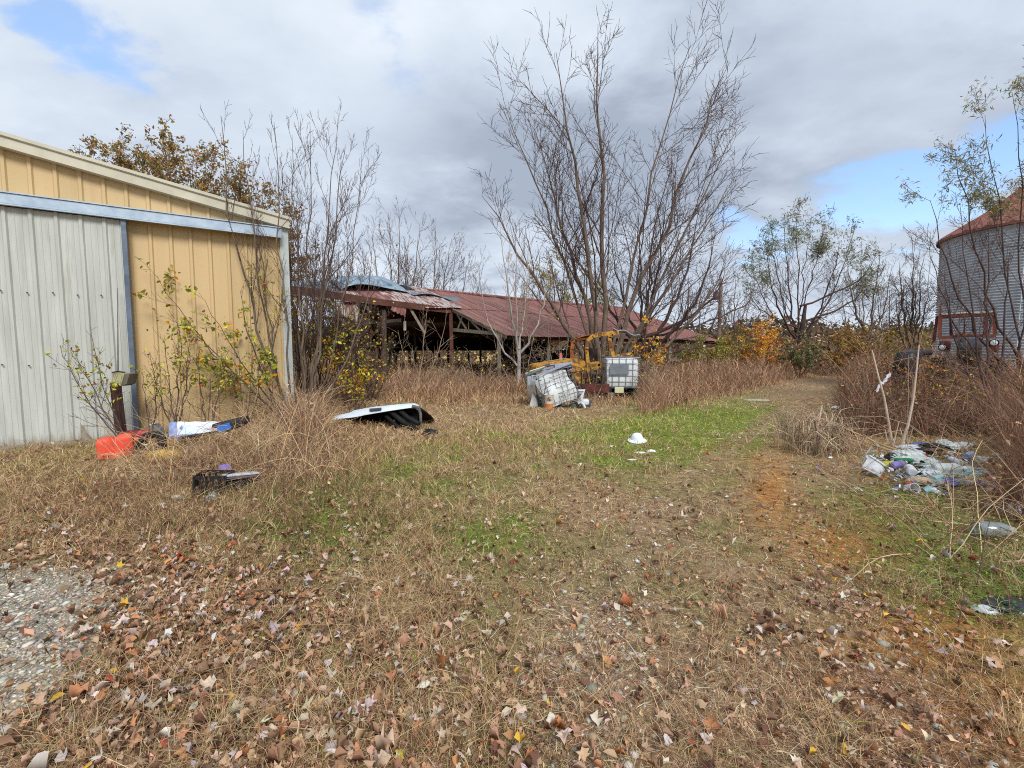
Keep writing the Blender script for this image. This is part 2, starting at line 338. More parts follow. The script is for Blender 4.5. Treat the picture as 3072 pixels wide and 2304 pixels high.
# ------------------------------------------------------------------ ground
TRACKS = [[(560, 790), (575, 700), (592, 640), (625, 560), (680, 490), (740, 440), (790, 405), (832, 380)], [(930, 790), (868, 660), (806, 545), (776, 480), (776, 440), (806, 405), (846, 376)]]
TRACKS = [[G(u, v) for u, v in t] for t in TRACKS]
def track_mask(x, y):
    m = np.zeros(np.shape(x))
    for t in TRACKS:
        for a, b in zip(t[:-1], t[1:]):
            dx, dy = b.x-a.x, b.y-a.y; s = np.clip(((x-a.x)*dx+(y-a.y)*dy)/(dx*dx+dy*dy), 0, 1); d = np.hypot(x-a.x-s*dx, y-a.y-s*dy)
            m = np.maximum(m, np.exp(-(d/(.20+.10*fbm(x*1.7, y*1.7, 91, 2)))**4))
    return m
def zones(x, y):
    "what grows where: green, gravel, bare lane, orange thatch (0..1) and the height of the standing weeds"
    u, v = pix(x, np.maximum(y, .3)); n = fbm(x*.7, y*.7, 21, 4); n2 = fbm(x*2.3, y*2.3, 33, 3); wu = (n-.5)*90; uu = u+wu; vv = v+(n2-.5)*22
    green = 1.1*bl(uu, vv, 660, 428, 75, 20)+1.5*bl(uu, vv, 735, 430, 62, 24)+.75*bl(uu, vv, 330, 535, 110, 50)+.55*bl(uu, vv, 545, 440, 60, 8)+.5*bl(uu, vv, 480, 560, 50, 90)+.9*bl(uu, vv, 900, 540, 110, 55)+.8*bl(uu, vv, 1010, 600, 90, 60)+.45*bl(uu, vv, 640, 470, 60, 25)+.3*bl(uu, vv, 250, 700, 200, 60)+.5*bl(uu, vv, 420, 480, 90, 18)
    trk = track_mask(x, y); green = np.clip(green*(.55+.9*n2)+.35*np.clip((n2-.52)*6, 0, 1)*(y < 9), 0, 1)*(1-.65*trk)
    gravel = np.clip((uu*.0+1.0)*(1/(1+np.exp((uu-(125-(vv-575)*.75))/16)))*(1/(1+np.exp(-(vv-570)/5)))*(1/(1+np.exp((vv-722)/12))), 0, 1)
    lane = np.clip(1.0*bl(uu, vv, 640, 640, 190, 170)+.8*bl(uu, vv, 760, 500, 90, 60)+.4*bl(uu, vv, 700, 560, 160, 80), 0, 1)
    lane = np.maximum(lane*.75, trk*.9)
    orange = np.clip(1.2*bl(uu, vv, 770, 490, 22, 30)+1.1*bl(uu, vv, 830, 545, 55, 26)+1.2*bl(uu, vv, 925, 640, 90, 26)+.5*bl(uu, vv, 1000, 700, 60, 50), 0, 1)
    # tall growth
    edge_l = 412-(u-648)*.226              # left border of the lane beyond the white tank
    back = np.where(u < 600, 403-(u-330)*.0, edge_l)
    tall = .75/(1+np.exp((v-back)/1.8))*(u > 300)
    tall = np.where((u > 470) & (u < 640), np.where(v < 396, .62, np.where(v < 405, .25, 0)), tall)
    tall = np.maximum(tall, 1.0*(1/(1+np.exp((v-edge_l+4+(n2-.5)*16)/1.3)))*np.clip((u-628+(n2-.5)*60)/45, 0, 1)*np.clip((412-v)/14, .35, 1))
    tall = np.where((u > 845) & (v < 372), 1.3, tall); tall = np.maximum(tall, np.where((u > 740) & (v < 366+(n2-.5)*8), 1.25, 0))
    junk = bl(u, v, 225, 462, 105, 33)*.52+bl(u, v, 300, 440, 70, 35)*.55
    junk = np.where(v < 405, np.maximum(junk, .9*(u < 330)*(u > 120)), junk)
    edge_r = np.where(u < 838, 368, np.where(u < 880, 425+(u-838)*.9, 463+(u-880)*.42))+(n2-.5)*14
    right = 1/(1+np.exp((v-edge_r)/4.0))*(v > 345)*np.clip((u-832+(n2-.5)*40)/34, 0, 1)
    right = right*(1.25+.3*n)*(1-.96*((u > 850)&(v > 436)&(u < 1020)&(v < 512)))
    right = np.where((u > 860)&(v > 400)&(v <= 440), np.minimum(right, .35+(440-v)/40*.6), right)
    h = np.maximum.reduce([tall, junk, right])
    tan_ = .13*bl(u, v, 470, 440, 190, 34)+.10*bl(u, v, 60, 500, 180, 50)+.12*bl(u, v, 230, 500, 160, 45)+.10*bl(u, v, 690, 405, 60, 12)
    h = np.maximum(h, tan_)*(.45+1.1*n)
    h = np.where((u > 120) & (u < 290) & (v < 470) & (v > 431), np.minimum(h, .22), h)
    h = np.where((u < 180)&(v>425)&(v<462), np.minimum(h, .1), h)
    h = np.where((u > 325)&(u < 425)&(v < 455)&(v > 402), np.minimum(h, np.where((u < 390) & (v > 428), .22, .14)), h)
    h = h*(1-trk*.8)
    return green, gravel, lane, orange, h
def build_ground():
    def axis(lo, hi, mid):
        return np.unique(np.round(np.concatenate([-np.geomspace(mid, -lo, 40), np.arange(-mid, mid+.01, .14), np.geomspace(mid, hi, 40)]), 3))
    xs = axis(-700, 700, 13); ys = np.unique(np.round(np.concatenate([-np.geomspace(6, 400, 12), np.arange(-6, 0, 1), np.arange(0, 16, .12), np.arange(16, 45, .5), np.geomspace(45, 1500, 40)]), 3))
    X, Y = np.meshgrid(xs, ys); x = X.ravel(); y = Y.ravel(); z = H(x, y)
    gr, gv, la, orr, h = zones(x, np.maximum(y, .8)); far = np.clip((y-32)/10, 0, 1)
    c = np.zeros((len(x), 3)); n = fbm(x*1.1, y*1.1, 3, 4)[:, None]
    earth = np.array(s2l((.56, .47, .37))); thatch = np.array(s2l((.62, .51, .39))); grn = np.array(s2l((.42, .47, .20))); grv = np.array(s2l((.62, .59, .53))); oc = np.array(s2l((.66, .49, .30))); fld = np.array(s2l((.78, .66, .42)))
    c = earth*(1-n)+thatch*n
    for m, k in ((gr, grn), (orr, oc), (gv, grv), (far, fld)): c = c*(1-m[:, None])+k*m[:, None]
    nx, ny = len(xs), len(ys); i = np.arange(nx-1)[None]+(np.arange(ny-1)*nx)[:, None]
    Q = np.stack([i, i+1, i+nx+1, i+nx], -1).reshape(-1, 4)
    m = amat('ground_soil', .95, 0, .1, 9.0); nt = m.node_tree; N = nt.nodes; L = nt.links
    nb = N.new('ShaderNodeTexNoise'); nb.inputs['Scale'].default_value = 60; nb.inputs['Detail'].default_value = 5; tc = N.new('ShaderNodeTexCoord'); L.new(tc.outputs['Object'], nb.inputs[0])
    bp = N.new('ShaderNodeBump'); bp.inputs['Strength'].default_value = .7; bp.inputs['Distance'].default_value = .02; L.new(nb.outputs[0], bp.inputs['Height']); L.new(bp.outputs[0], N['Principled BSDF'].inputs['Normal'])
    tag(meshnp('ground', np.stack([x, y, z], 1), Q, None, m, None, c, True), 'rough grassy ground of the farmyard', None, None, 'structure')
build_ground()

rng = np.random.default_rng(11)
def scatter(n, y0, y1, a=1.25, seed=None):
    "random spots, denser near the yard's front: evenly spread in bearing and in log distance"
    r = np.random.default_rng(seed) if seed is not None else rng
    y = y0*np.exp(r.random(n)*math.log(y1/y0)); x = y*r.uniform(-a, a, n); return x, y
# keep growth out of the buildings and solid things
def wallside(x, y): return (x+8.51)*(-.5365)+(y-7.38)*.844   # >0 is behind the metal barn's front wall
def clear(x, y):
    ok = ~((wallside(x, y) > -.12) & ((x+8.51)*.844+(y-7.38)*.5365 < 4.4))
    for (cx, cy, r) in CLEAR: ok &= ((x-cx)**2+(y-cy)**2 > r*r)
    return ok
CLEAR = [(3.65, 15.6, .75), (1.2, 12.9, .55), (1.7, 15.9, .9)]
STRAW = [(6, (.84, .73, .59)), (4, (.72, .59, .47)), (3, (.58, .45, .36)), (2.5, (.40, .30, .25)), (3, (.88, .80, .68)), (1, (.62, .38, .26))]
TAN = [(5, (.82, .70, .53)), (3, (.74, .60, .45)), (2, (.60, .47, .35)), (1.5, (.76, .69, .48)), (1.5, (.90, .80, .64)), (1, (.44, .34, .27))]
GRN = [(4, (.52, .59, .26)), (3, (.48, .58, .24)), (4, (.68, .76, .30)), (3, (.66, .66, .32)), (1.5, (.74, .66, .40)), (1, (.30, .40, .19))]
BRN = [(4, (.66, .52, .41)), (4, (.75, .61, .49)), (3, (.52, .40, .32)), (2, (.84, .72, .58)), (1, (.58, .39, .30))]
GREY = [(4, (.60, .50, .42)), (4, (.74, .64, .54)), (3, (.44, .35, .30)), (3, (.82, .70, .56)), (1, (.56, .38, .30))]
DKB = [(4, (.50, .40, .33)), (4, (.42, .33, .28)), (3, (.60, .47, .38)), (1.5, (.72, .58, .45)), (2, (.52, .35, .28)), (1, (.34, .27, .24))]
def blades(name, x, y, h, reach, w, col, K=3, p=1.6, m='grass_blade', droop=0.0, label=None, az=None):
    n = len(x); az = rng.uniform(0, 2*math.pi, n) if az is None else az; d = np.stack([np.cos(az), np.sin(az), np.zeros(n)], 1); t = np.linspace(0, 1, K)[None, :]
    z0 = H(x, y)
    base = np.stack([x, y, z0-.01], 1)
    Pp = base[:, None, :]+d[:, None, :]*(reach[:, None]*t**p)[..., None]
    Pp[..., 2] += h[:, None]*(t-droop*t**3)
    Pp[:, 1:, :2] += rng.normal(0, 1, (n, K-1, 2))*(np.maximum(h, reach)[:, None, None]*.05)
    sa = az+math.pi/2+rng.normal(0, .7, n); side = np.stack([np.cos(sa), np.sin(sa), rng.normal(0, .3, n)], 1)
    W = w[:, None]*np.linspace(1, .25, K)[None]**.8
    V, Q, C = ribbons(Pp, W, unit(side), col)
    o = meshnp(name, V, Q, None, amat(m, .8, .25, .15), None, C); tag(o, label, None, None, 'stuff'); return o

def zone_pass(n, y0, y1, seed):
    x, y = scatter(n, y0, y1, 1.22, seed); k = clear(x, y); x, y = x[k], y[k]; return (x, y)+zones(x, y)
def build_cover():
    # flat straw litter: matted tufts that share a lie, in blond, brown and olive patches
    OLIVE = [(4, (.60, .56, .38)), (3, (.50, .46, .30)), (2, (.72, .66, .46)), (1.5, (.36, .31, .22))]
    RED = [(4, (.68, .50, .37)), (3, (.56, .39, .29)), (3, (.78, .62, .48)), (2, (.38, .26, .20)), (1.5, (.70, .42, .27))]
    x, y, gr, gv, la, orr, h = zone_pass(21000, 1.35, 15, 1); k = rng.random(len(x)) > gv*.9; x, y = x[k], y[k]; m = 11; az0 = rng.uniform(0, 6.283, len(x))+2*fbm(x*.8, y*.8, 61, 2)
    X = np.repeat(x, m)+rng.normal(0, .045, len(x)*m)*np.clip(.6+np.repeat(y, m)*.12, .7, 2); Y = np.repeat(y, m)+rng.normal(0, .045, len(x)*m)*np.clip(.6+np.repeat(y, m)*.12, .7, 2); az = np.repeat(az0, m)+rng.normal(0, .45, len(X)); n = len(X)
    gr, gv, la, orr, h = zones(X, Y); k = rng.random(n) > gv*.95; X, Y, az, gr, orr = X[k], Y[k], az[k], gr[k], orr[k]; n = len(X)
    L = rng.lognormal(math.log(.105), .5, n)*np.clip(.75+Y*.05, .8, 1.3); c = pick(rng, n, STRAW, .3); f1 = fbm(X*.9, Y*.9, 63, 3); o1 = rng.random(n) < np.clip((f1-.50)*7, 0, .85); c[o1] = pick(rng, int(o1.sum()), OLIVE, .3); f2 = fbm(X*1.1+9, Y*1.1, 64, 3); o3 = ~o1 & (rng.random(n) < np.clip((f2-.46)*7, 0, .85)); c[o3] = pick(rng, int(o3.sum()), RED, .3)
    g2 = rng.random(n) < gr*.45; c[g2] = pick(rng, int(g2.sum()), GRN)
    o2 = rng.random(n) < orr*.85; c[o2] = pick(rng, int(o2.sum()), [(3, (.80, .56, .32)), (2, (.72, .48, .26)), (1, (.84, .66, .42))])
    blades('straw_litter', X, Y, rng.uniform(.0, .03, n)+.010, L, np.maximum(.0028, Y*.0012)*rng.uniform(.5, 1.8, n), c, 4, 1.0, droop=.5, label='dry straw and grass clippings lying over the yard', az=az)
    # short standing grass, green and tan
    x, y, gr, gv, la, orr, h = zone_pass(190000, 1.35, 30, 2); k = rng.random(len(x)) > np.clip(gv*.97+la*.80*(1-gr)+.35*bl(*pix(x, y), 800, 740, 330, 120), 0, .97); x, y, gr, h, orr = x[k], y[k], gr[k], h[k], orr[k]
    n = len(x); hh = rng.uniform(.02, .08, n)+np.minimum(h, .16)*rng.uniform(.2, 1.1, n)
    c = pick(rng, n, TAN); g2 = rng.random(n) < np.clip(gr*1.1, .03, .78); far_ = g2 & (y > 6); near_ = g2 & (y <= 6); c[far_] = pick(rng, int(far_.sum()), [(4, (.62, .70, .27)), (3, (.54, .64, .24)), (3, (.74, .76, .36)), (1.5, (.78, .70, .44))]); c[near_] = pick(rng, int(near_.sum()), [(4, (.46, .52, .24)), (4, (.38, .44, .22)), (2, (.54, .60, .26)), (1, (.62, .60, .36))])
    o2 = (rng.random(n) < orr*.85) & ~g2; c[o2] = pick(rng, int(o2.sum()), [(3, (.80, .56, .32)), (2, (.74, .49, .26))])
    hh[g2] *= .75; hh = np.where(orr > .4, hh*.8, hh)
    blades('short_grass', x, y, hh, hh*rng.uniform(.2, 1.5, n), np.maximum(.0028, y*.0011)*rng.uniform(.6, 1.5, n), c, 3, 1.7, droop=.25, label='short tan and green grass over the yard')
    # tufts of long tan grass
    x, y, gr, gv, la, orr, h = zone_pass(4500, 1.6, 9, 3); u, v = pix(x, y); k = (gv < .3) & (rng.random(len(x)) < .16*(1-la)+.9*bl(u, v, 405, 570, 38, 75)+.5*bl(u, v, 500, 500, 60, 30)+.3*bl(u, v, 300, 700, 200, 40)); x, y = x[k], y[k]; m = 26
    X = np.repeat(x, m)+rng.normal(0, .035, len(x)*m); Y = np.repeat(y, m)+rng.normal(0, .035, len(x)*m); hh = rng.uniform(.06, .22, len(X)); n = len(X)
    blades('grass_tufts', X, Y, hh, hh*rng.uniform(.3, 1.3, n), np.maximum(.0026, Y*.0010), pick(rng, n, TAN), 4, 1.9, droop=.35, label='long tan grass tufts bent over in the yard')
    # tall dry weeds
    x, y, gr, gv, la, orr, h = zone_pass(330000, 3.2, 42, 4); k = (h > .1) & (rng.random(len(x)) < np.clip(h*2.2, 0, 1)); x, y, h = x[k], y[k], h[k]; u, v = pix(x, y)
    n = len(x); hh = h*rng.uniform(.25, 1.25, n)*(.45+1.1*fbm(x*1.1, y*.9, 71, 3))*np.where(rng.random(n) < .05, 1.25, 1)
    c = pick(rng, n, BRN); t = rng.random(n) < np.clip(1-(y-8)/9, .1, .7)*(u < 640); c[t] = pick(rng, int(t.sum()), TAN); r_ = (u > 780) & (y < 16); c[r_] = pick(rng, int(r_.sum()), DKB)
    l_ = (u < 330) & (rng.random(n) < .5); c[l_] = pick(rng, int(l_.sum()), GREY)
    blades('tall_weeds', x, y, hh, hh*rng.uniform(.1, .75, n), np.maximum(.0038, y*.0012)*rng.uniform(.5, 1.6, n), c, 5, 1.8, droop=.2, label='tall dry brown weeds around the sheds and lane')
    # standing stalks of another kind among them
    x2, y2, gr, gv, la, orr, h2 = zone_pass(16000, 6, 34, 6); k = (h2 > .3) & (rng.random(len(x2)) < .5); x2, y2, h2 = x2[k], y2[k], h2[k]; n3 = len(x2); hs3 = h2*rng.uniform(.9, 1.55, n3)
    blades('weed_stalks', x2, y2, hs3, hs3*rng.uniform(0, .22, n3), np.maximum(.006, y2*.0013)*rng.uniform(.6, 1.3, n3), pick(rng, n3, [(3, (.84, .72, .58)), (3, (.46, .35, .28)), (2, (.62, .42, .30)), (2, (.72, .60, .50))], .2), 5, 1.5, droop=.02, label='taller straight dead stalks standing among the weeds')
    m3 = 9; pos = np.stack([np.repeat(x2, m3), np.repeat(y2, m3), np.repeat(H(x2, y2), m3)+np.repeat(hs3, m3)*rng.uniform(.6, 1.0, n3*m3)], 1)+rng.normal(0, 1, (n3*m3, 3))*np.array([.05, .05, .03]); kk = np.repeat(rng.random(n3) < .55, m3); pos = pos[kk]
    V, Q, T, C = leaf_cards(rng, pos, rng.uniform(.025, .06, len(pos))*np.maximum(1, pos[:, 1]/13), pick(rng, len(pos), [(3, (.56, .42, .33)), (2, (.44, .33, .27)), (2, (.74, .62, .48))], .2), 'narrow')
    tag(meshnp('stalk_heads', V, Q, T, amat('leaf', .8, .3), None, C), 'brown plumes on the taller weed stalks', None, None, 'stuff')
    # seed-headed stalks over the weeds
    k = rng.random(n) < .012; xs, ys, hs = x[k], y[k], h[k]; n2 = len(xs)
    m = 5; pos = np.stack([np.repeat(xs, m), np.repeat(ys, m), np.repeat(H(xs, ys)+hs*rng.uniform(.5, 1.05, n2), m)], 1)+rng.normal(0, 1, (n2*m, 3))*np.array([.05, .05, .07])
    V, Q, T, C = leaf_cards(rng, pos, rng.uniform(.03, .07, len(pos))*np.maximum(1, pos[:, 1]/14), pick(rng, len(pos), BRN), 'oval')
    tag(meshnp('weed_seed_heads', V, Q, T, amat('leaf', .8, .3), None, C), 'brown seed heads and dead leaves on the tall weeds', None, None, 'stuff')
build_cover()

def build_gravel():
    bm = bmesh.new(); bmesh.ops.create_icosphere(bm, subdivisions=1, radius=1); bm.verts.index_update(); tv = np.array([v.co[:] for v in bm.verts]); tf = np.array([[v.index for v in f.verts] for f in bm.faces]); bm.free()
    x, y = scatter(150000, 1.4, 6, 1.25, 9); gr, gv, la, orr, h = zones(x, y); pth = bl(*pix(x, y), 600, 620, 70, 70)*.14+bl(*pix(x, y), 690, 690, 160, 60)*.05+track_mask(x, y)*.12*(y < 5)
    k = rng.random(len(x)) < np.maximum(gv, pth); x, y = x[k], y[k]; n = len(x); s = rng.lognormal(math.log(.0068), .5, n)
    sc = np.stack([s, s*rng.uniform(.6, 1, n), s*rng.uniform(.2, .45, n)], 1); a = rng.uniform(0, 6.28, n); ca, sa = np.cos(a)[:, None], np.sin(a)[:, None]
    v = tv[None]*(1+rng.normal(0, .16, (n, len(tv), 1)))*sc[:, None, :]; X = v[..., 0]*ca-v[..., 1]*sa+x[:, None]; Y = v[..., 0]*sa+v[..., 1]*ca+y[:, None]; Z = v[..., 2]+(H(x, y)+s*.2)[:, None]
    T = tf[None]+(np.arange(n)*len(tv))[:, None, None]; c = pick(rng, n, [(4, (.72, .69, .63)), (4, (.62, .59, .53)), (2, (.80, .78, .74)), (2, (.66, .58, .49)), (1, (.50, .47, .43))], .14)
    tag(meshnp('gravel', np.stack([X, Y, Z], -1).reshape(-1, 3), None, T.reshape(-1, 3), amat('stone', .9, 0, .2), None, np.repeat(c, len(tv), 0)), 'pale crushed gravel at the edge of the yard', None, None, 'stuff')
build_gravel()

FALL = [(5, (.76, .62, .51)), (4, (.64, .49, .38)), (3, (.82, .74, .66)), (2, (.84, .80, .77)), (1.6, (.76, .54, .38)), (2, (.48, .35, .28)), (.25, (.86, .70, .28)), (1, (.70, .66, .64)), (.12, (.66, .30, .22))]
def build_fallen():
    parts = []; 
    for kind, n, y0, y1, sz, sd in (('lobed', 4200, 1.35, 9, (.03, .07), 31), ('torn', 6500, 1.35, 9, (.02, .06), 34), ('oval', 7500, 1.35, 11, (.02, .066), 32)):
        x, y = scatter(n, y0, y1, 1.22, sd); gr, gv, la, orr, h = zones(x, y); u, v = pix(x, y)
        dens = np.clip(.05+.9*bl(u, v, 210, 630, 230, 105)+.5*bl(u, v, 60, 545, 110, 20)+.35*bl(u, v, 850, 620, 140, 50)+.22*bl(u, v, 450, 740, 220, 60)+.16*bl(u,v,620,500,200,50), 0, 1)*(1-.75*gv)*(.3+1.2*fbm(x*1.3, y*1.3, 77, 3))
        k = (rng.random(len(x)) < dens) & clear(x, y); x, y = x[k], y[k]; n = len(x); z = H(x, y)+rng.uniform(.015, .05, n)
        col = pick(rng, n, FALL, .12); 
        parts.append(leaf_cards(rng, np.stack([x, y, z], 1), rng.uniform(sz[0], sz[1], n), col, kind, .5, .75))
    off = 0; V = []; Q = []; T = []; C = []
    for v_, q_, t_, c_ in parts:
        V.append(v_); Q.append(q_+off); C.append(c_)
        if t_ is not None: T.append(t_+off)
        off += len(v_)
    tag(meshnp('fallen_leaves', np.concatenate(V), np.concatenate(Q), np.concatenate(T), amat('fallen_leaf', .75, .12, .25), None, np.concatenate(C)), 'fallen brown, tan and pale leaves scattered over the yard', None, None, 'stuff')
    # low clover-like green leaves on the right
    x, y = scatter(60000, 2.2, 8, 1.22, 41); u, v = pix(x, y); w = 1.0*bl(u, v, 1000, 590, 70, 34)+.8*bl(u, v, 890, 500, 45, 16)+.5*bl(u, v, 900, 545, 120, 30)+.4*bl(u, v, 330, 540, 90, 35)*.3
    k = rng.random(len(x)) < w*.8; x, y = x[k], y[k]; n = len(x); z = H(x, y)+rng.uniform(.02, .09, n)
    V, Q, T, C = leaf_cards(rng, np.stack([x, y, z], 1), rng.uniform(.014, .032, n), pick(rng, n, [(4, (.42, .55, .22)), (3, (.33, .46, .20)), (2, (.55, .62, .28))]), 'oval', .5)
    tag(meshnp('low_green_leaves', V, Q, T, amat('leaf', .8, .3), None, C), 'low green ground leaves beside the brush', None, None, 'stuff')
build_fallen()
def build_leaf_litter():
    x, y = scatter(70000, 1.35, 10, 1.22, 44); gr, gv, la, orr, h = zones(x, y); u, v = pix(x, y)
    d = np.clip(.07+.85*bl(u, v, 200, 630, 210, 110)+.25*bl(u, v, 420, 730, 160, 60)+.12*bl(u, v, 850, 640, 160, 90), 0, 1)*(1-.9*gv)*(.2+1.4*fbm(x*1.6, y*1.6, 78, 3))
    k = (rng.random(len(x)) < d*np.clip((9.5-y)/5, 0, 1)) & clear(x, y); x, y = x[k], y[k]; n = len(x)
    c = pick(rng, n, [(4, (.64, .50, .40)), (3, (.52, .39, .30)), (4, (.74, .60, .48)), (1, (.38, .28, .22)), (2, (.80, .68, .58)), (1, (.68, .46, .30))], .22)
    V, Q, T, C = leaf_cards(rng, np.stack([x, y, H(x, y)+rng.uniform(.004, .028, n)], 1), rng.lognormal(math.log(.026), .35, n), c, 'torn', .4, .8)
    tag(meshnp('leaf_litter', V, Q, T, amat('fallen_leaf', .75, .12, .25), None, C), 'broken brown leaf litter matted into the straw', None, None, 'stuff')
build_leaf_litter()
# ------------------------------------------------------------------ metal barn on the left
D1 = Vector((.844, .5365, 0)); N1 = Vector((-.5365, .844, 0)); W0 = Vector((-8.51, 7.38, 0))   # along the wall, into the barn
UP = Vector((0, 0, 1))
def wp(s, z, o=0.0): return W0+D1*s+UP*z-N1*o      # o = out towards the yard
def build_barn():
    t = thing('metal_barn', 'large tan ribbed metal barn with a pale sliding door', 'barn', wp(0, 0))
    tan = mat('tan_panel', s2l((.77, .67, .49)), s2l((.81, .70, .52)), .8, .55, 0, 0, 30, (4, 4, .2), s2l((.68, .57, .42)), .9, .56, .3, detail=4, mud=.45)
    whi = mat('pale_panel', s2l((.68, .69, .66)), s2l((.77, .78, .75)), 2.5, .6, 0, 0, 25, (3, 3, .25), s2l((.60, .58, .52)), 3, .57, .25, mud=.35)
    gal = mat('galvanised_blue', s2l((.60, .67, .74)), s2l((.72, .78, .83)), 5, .5, .2, .05, 40)
    trim = mat('cream_trim', s2l((.72, .70, .62)), s2l((.80, .78, .70)), 3, .6)
    SR = 4.36; SL = -12.0; PK = -3.8; ZE = 4.30; SLO = .168
    def roofz(s): return ZE+(SR-s)*SLO if s > PK else ZE+(SR-PK)*SLO-(PK-s)*SLO
    def ribbed(m, s0, s1, z0, z1f, o, pitch=.305, rib=.03, minor=0):
        "one sheet with trapezoid ribs, thickness given by the ribs' returns"
        xs = []; k = math.ceil(s0/pitch)
        pts = [(s0, 0)]
        while k*pitch+.045 < s1:
            c = k*pitch
            if c-.045 > s0: pts += [(c-.04, 0), (c-.02, rib), (c+.02, rib), (c+.04, 0)]
            if minor:
                for q in (pitch*.36, pitch*.64):
                    if c+q+.02 < s1: pts += [(c+q-.014, 0), (c+q-.006, minor), (c+q+.006, minor), (c+q+.014, 0)]
            k += 1
        pts.append((s1, 0)); v = []; f = []
        for (s, r_) in pts:
            zt = z1f(s)
            for z in (z0, zt): v.append(wp(s, z, o+r_))
            for z in (z0, zt): v.append(wp(s, z, o-.02))
        for i in range(len(pts)-1):
            a = i*4; b = a+4
            f += [(a, b, b+1, a+1), (a+3, b+3, b+2, a+2), (a+1, b+1, b+3, a+3), (a, a+2, b+2, b)]
        n = len(pts)*4-4; f += [(0, 1, 3, 2), (n, n+2, n+3, n+1)]
        m.add(v, f)
    m = MB(); ribbed(m, SL, SR-.02, .02, lambda s: roofz(s)-.12, 0); o = m.build('wall', tan, t)
    m = MB(); L = 12.0
    m.prism([wp(SR, 0), wp(SR, ZE-.14), wp(SR, ZE-.14)+N1*L, wp(SR, 0)+N1*L], D1*-.08); m.build('side_wall', tan, t)
    m = MB(); m.prism([wp(SL, 0), wp(SL, roofz(SL)-.2), wp(SL, roofz(SL)-.2)+N1*L, wp(SL, 0)+N1*L], D1*.08); m.build('side_wall', tan, t)
    # roof sheets over the rake
    m = MB(); o_ = .14
    m.prism([wp(SR+.12, roofz(SR)-.01, o_), wp(PK, roofz(PK)+.02, o_), wp(PK, roofz(PK)+.05, o_), wp(SR+.12, roofz(SR)+.02, o_)], N1*(L+.3))
    m.prism([wp(PK-.003, roofz(PK)+.02, o_), wp(SL-.12, roofz(SL), o_), wp(SL-.12, roofz(SL)+.03, o_), wp(PK-.003, roofz(PK)+.05, o_)], N1*(L+.3))
    m.build('roof', trim, t)
    m = MB()   # rake: soffit box, face board, drip lip
    m.prism([wp(SR+.10, roofz(SR)-.17, .02), wp(PK, roofz(PK)-.13, .02), wp(PK, roofz(PK)+.012, .02), wp(SR+.10, roofz(SR)-.018, .02)], N1*-.16)
    m.prism([wp(SR+.14, roofz(SR)+.0, .185), wp(PK, roofz(PK)+.03, .185), wp(PK, roofz(PK)+.085, .185), wp(SR+.14, roofz(SR)+.055, .185)], N1*-.03)
    m.build('rake_trim', trim, t)
    m = MB(); m.box(wp(SR+.0, ZE/2-.06, .03), (.16, .10, ZE-.14), Matrix((D1, N1, UP)).transposed()); m.build('corner_trim', mat('corner_grey', s2l((.66, .70, .70)), s2l((.76, .78, .76)), 3, .6), t)
    # sliding door
    dm = MB(); E = 1.76
    ribbed(dm, -3.4, E, .03, lambda s: 3.90, .14, minor=.006); d = dm.build('door', whi, t)
    m = MB(); m.box(wp(E+.03, 1.98, .16), (.075, .10, 3.86), Matrix((D1, N1, UP)).transposed(), .006); m.build('door_edge', mat('edge_blue', s2l((.34, .38, .44)), s2l((.44, .49, .55)), 5, .5, .3), d)
    for z, st, off in ((2.55, .305, .15), (1.35, .305, .1)):
        for k in range(16):
            s = -3.3+k*st+off
            if s < E-.05: m = MB(); m.tube([wp(s, z+.01*math.sin(k*3), .165), wp(s, z+.01*math.sin(k*3), .184)], .013, 6); m.build('screw', mat('screw_dark', (.05, .05, .05), None, rough=.5), d)
    for k in range(9):
        s = E+.25+k*.305
        if s < SR: m = MB(); m.tube([wp(s, 1.98, .0), wp(s, 1.98, .02)], .013, 6); m.build('screw', MATS['screw_dark'], t)
    m = MB(); m.prism([wp(1.03, .02, .195), wp(1.17, .02, .20), wp(1.10, .18, .185), wp(1.04, .33, .185)], N1*-.01); m.build('torn_flap', mat('flap', s2l((.45, .40, .36)), s2l((.6, .57, .5)), 9, .7), d)
    # track and its hood
    m = MB(); tr = lambda z0, z1, o0, o1: m.prism([wp(-6, z0, o0), wp(SR-.06, z0, o0), wp(SR-.06, z1, o0), wp(-6, z1, o0)], N1*-(o1-o0))
    tr(3.93, 4.09, .10, .26); tr(4.094, 4.112, .03, .28); tr(3.905, 3.927, .21, .262)
    m.build('door_track', gal, t)
    for k in range(11): m = MB(); m.box(wp(-5.7+k*.95, 4.13, .1), (.12, .08, .02), Matrix((D1, N1, UP)).transposed()); m.build('track_bracket', MATS['edge_blue'], t)
    m = MB(); m.prism([wp(-6, -.05, .35), wp(1.3, -.05, .5), wp(1.3, .03, .5), wp(-6, .03, .35)], N1*.4); m.build('sill_slab', mat('concrete', s2l((.50, .45, .38)), s2l((.60, .55, .47)), 6, .95, 0, .4, 40), t)
build_barn()

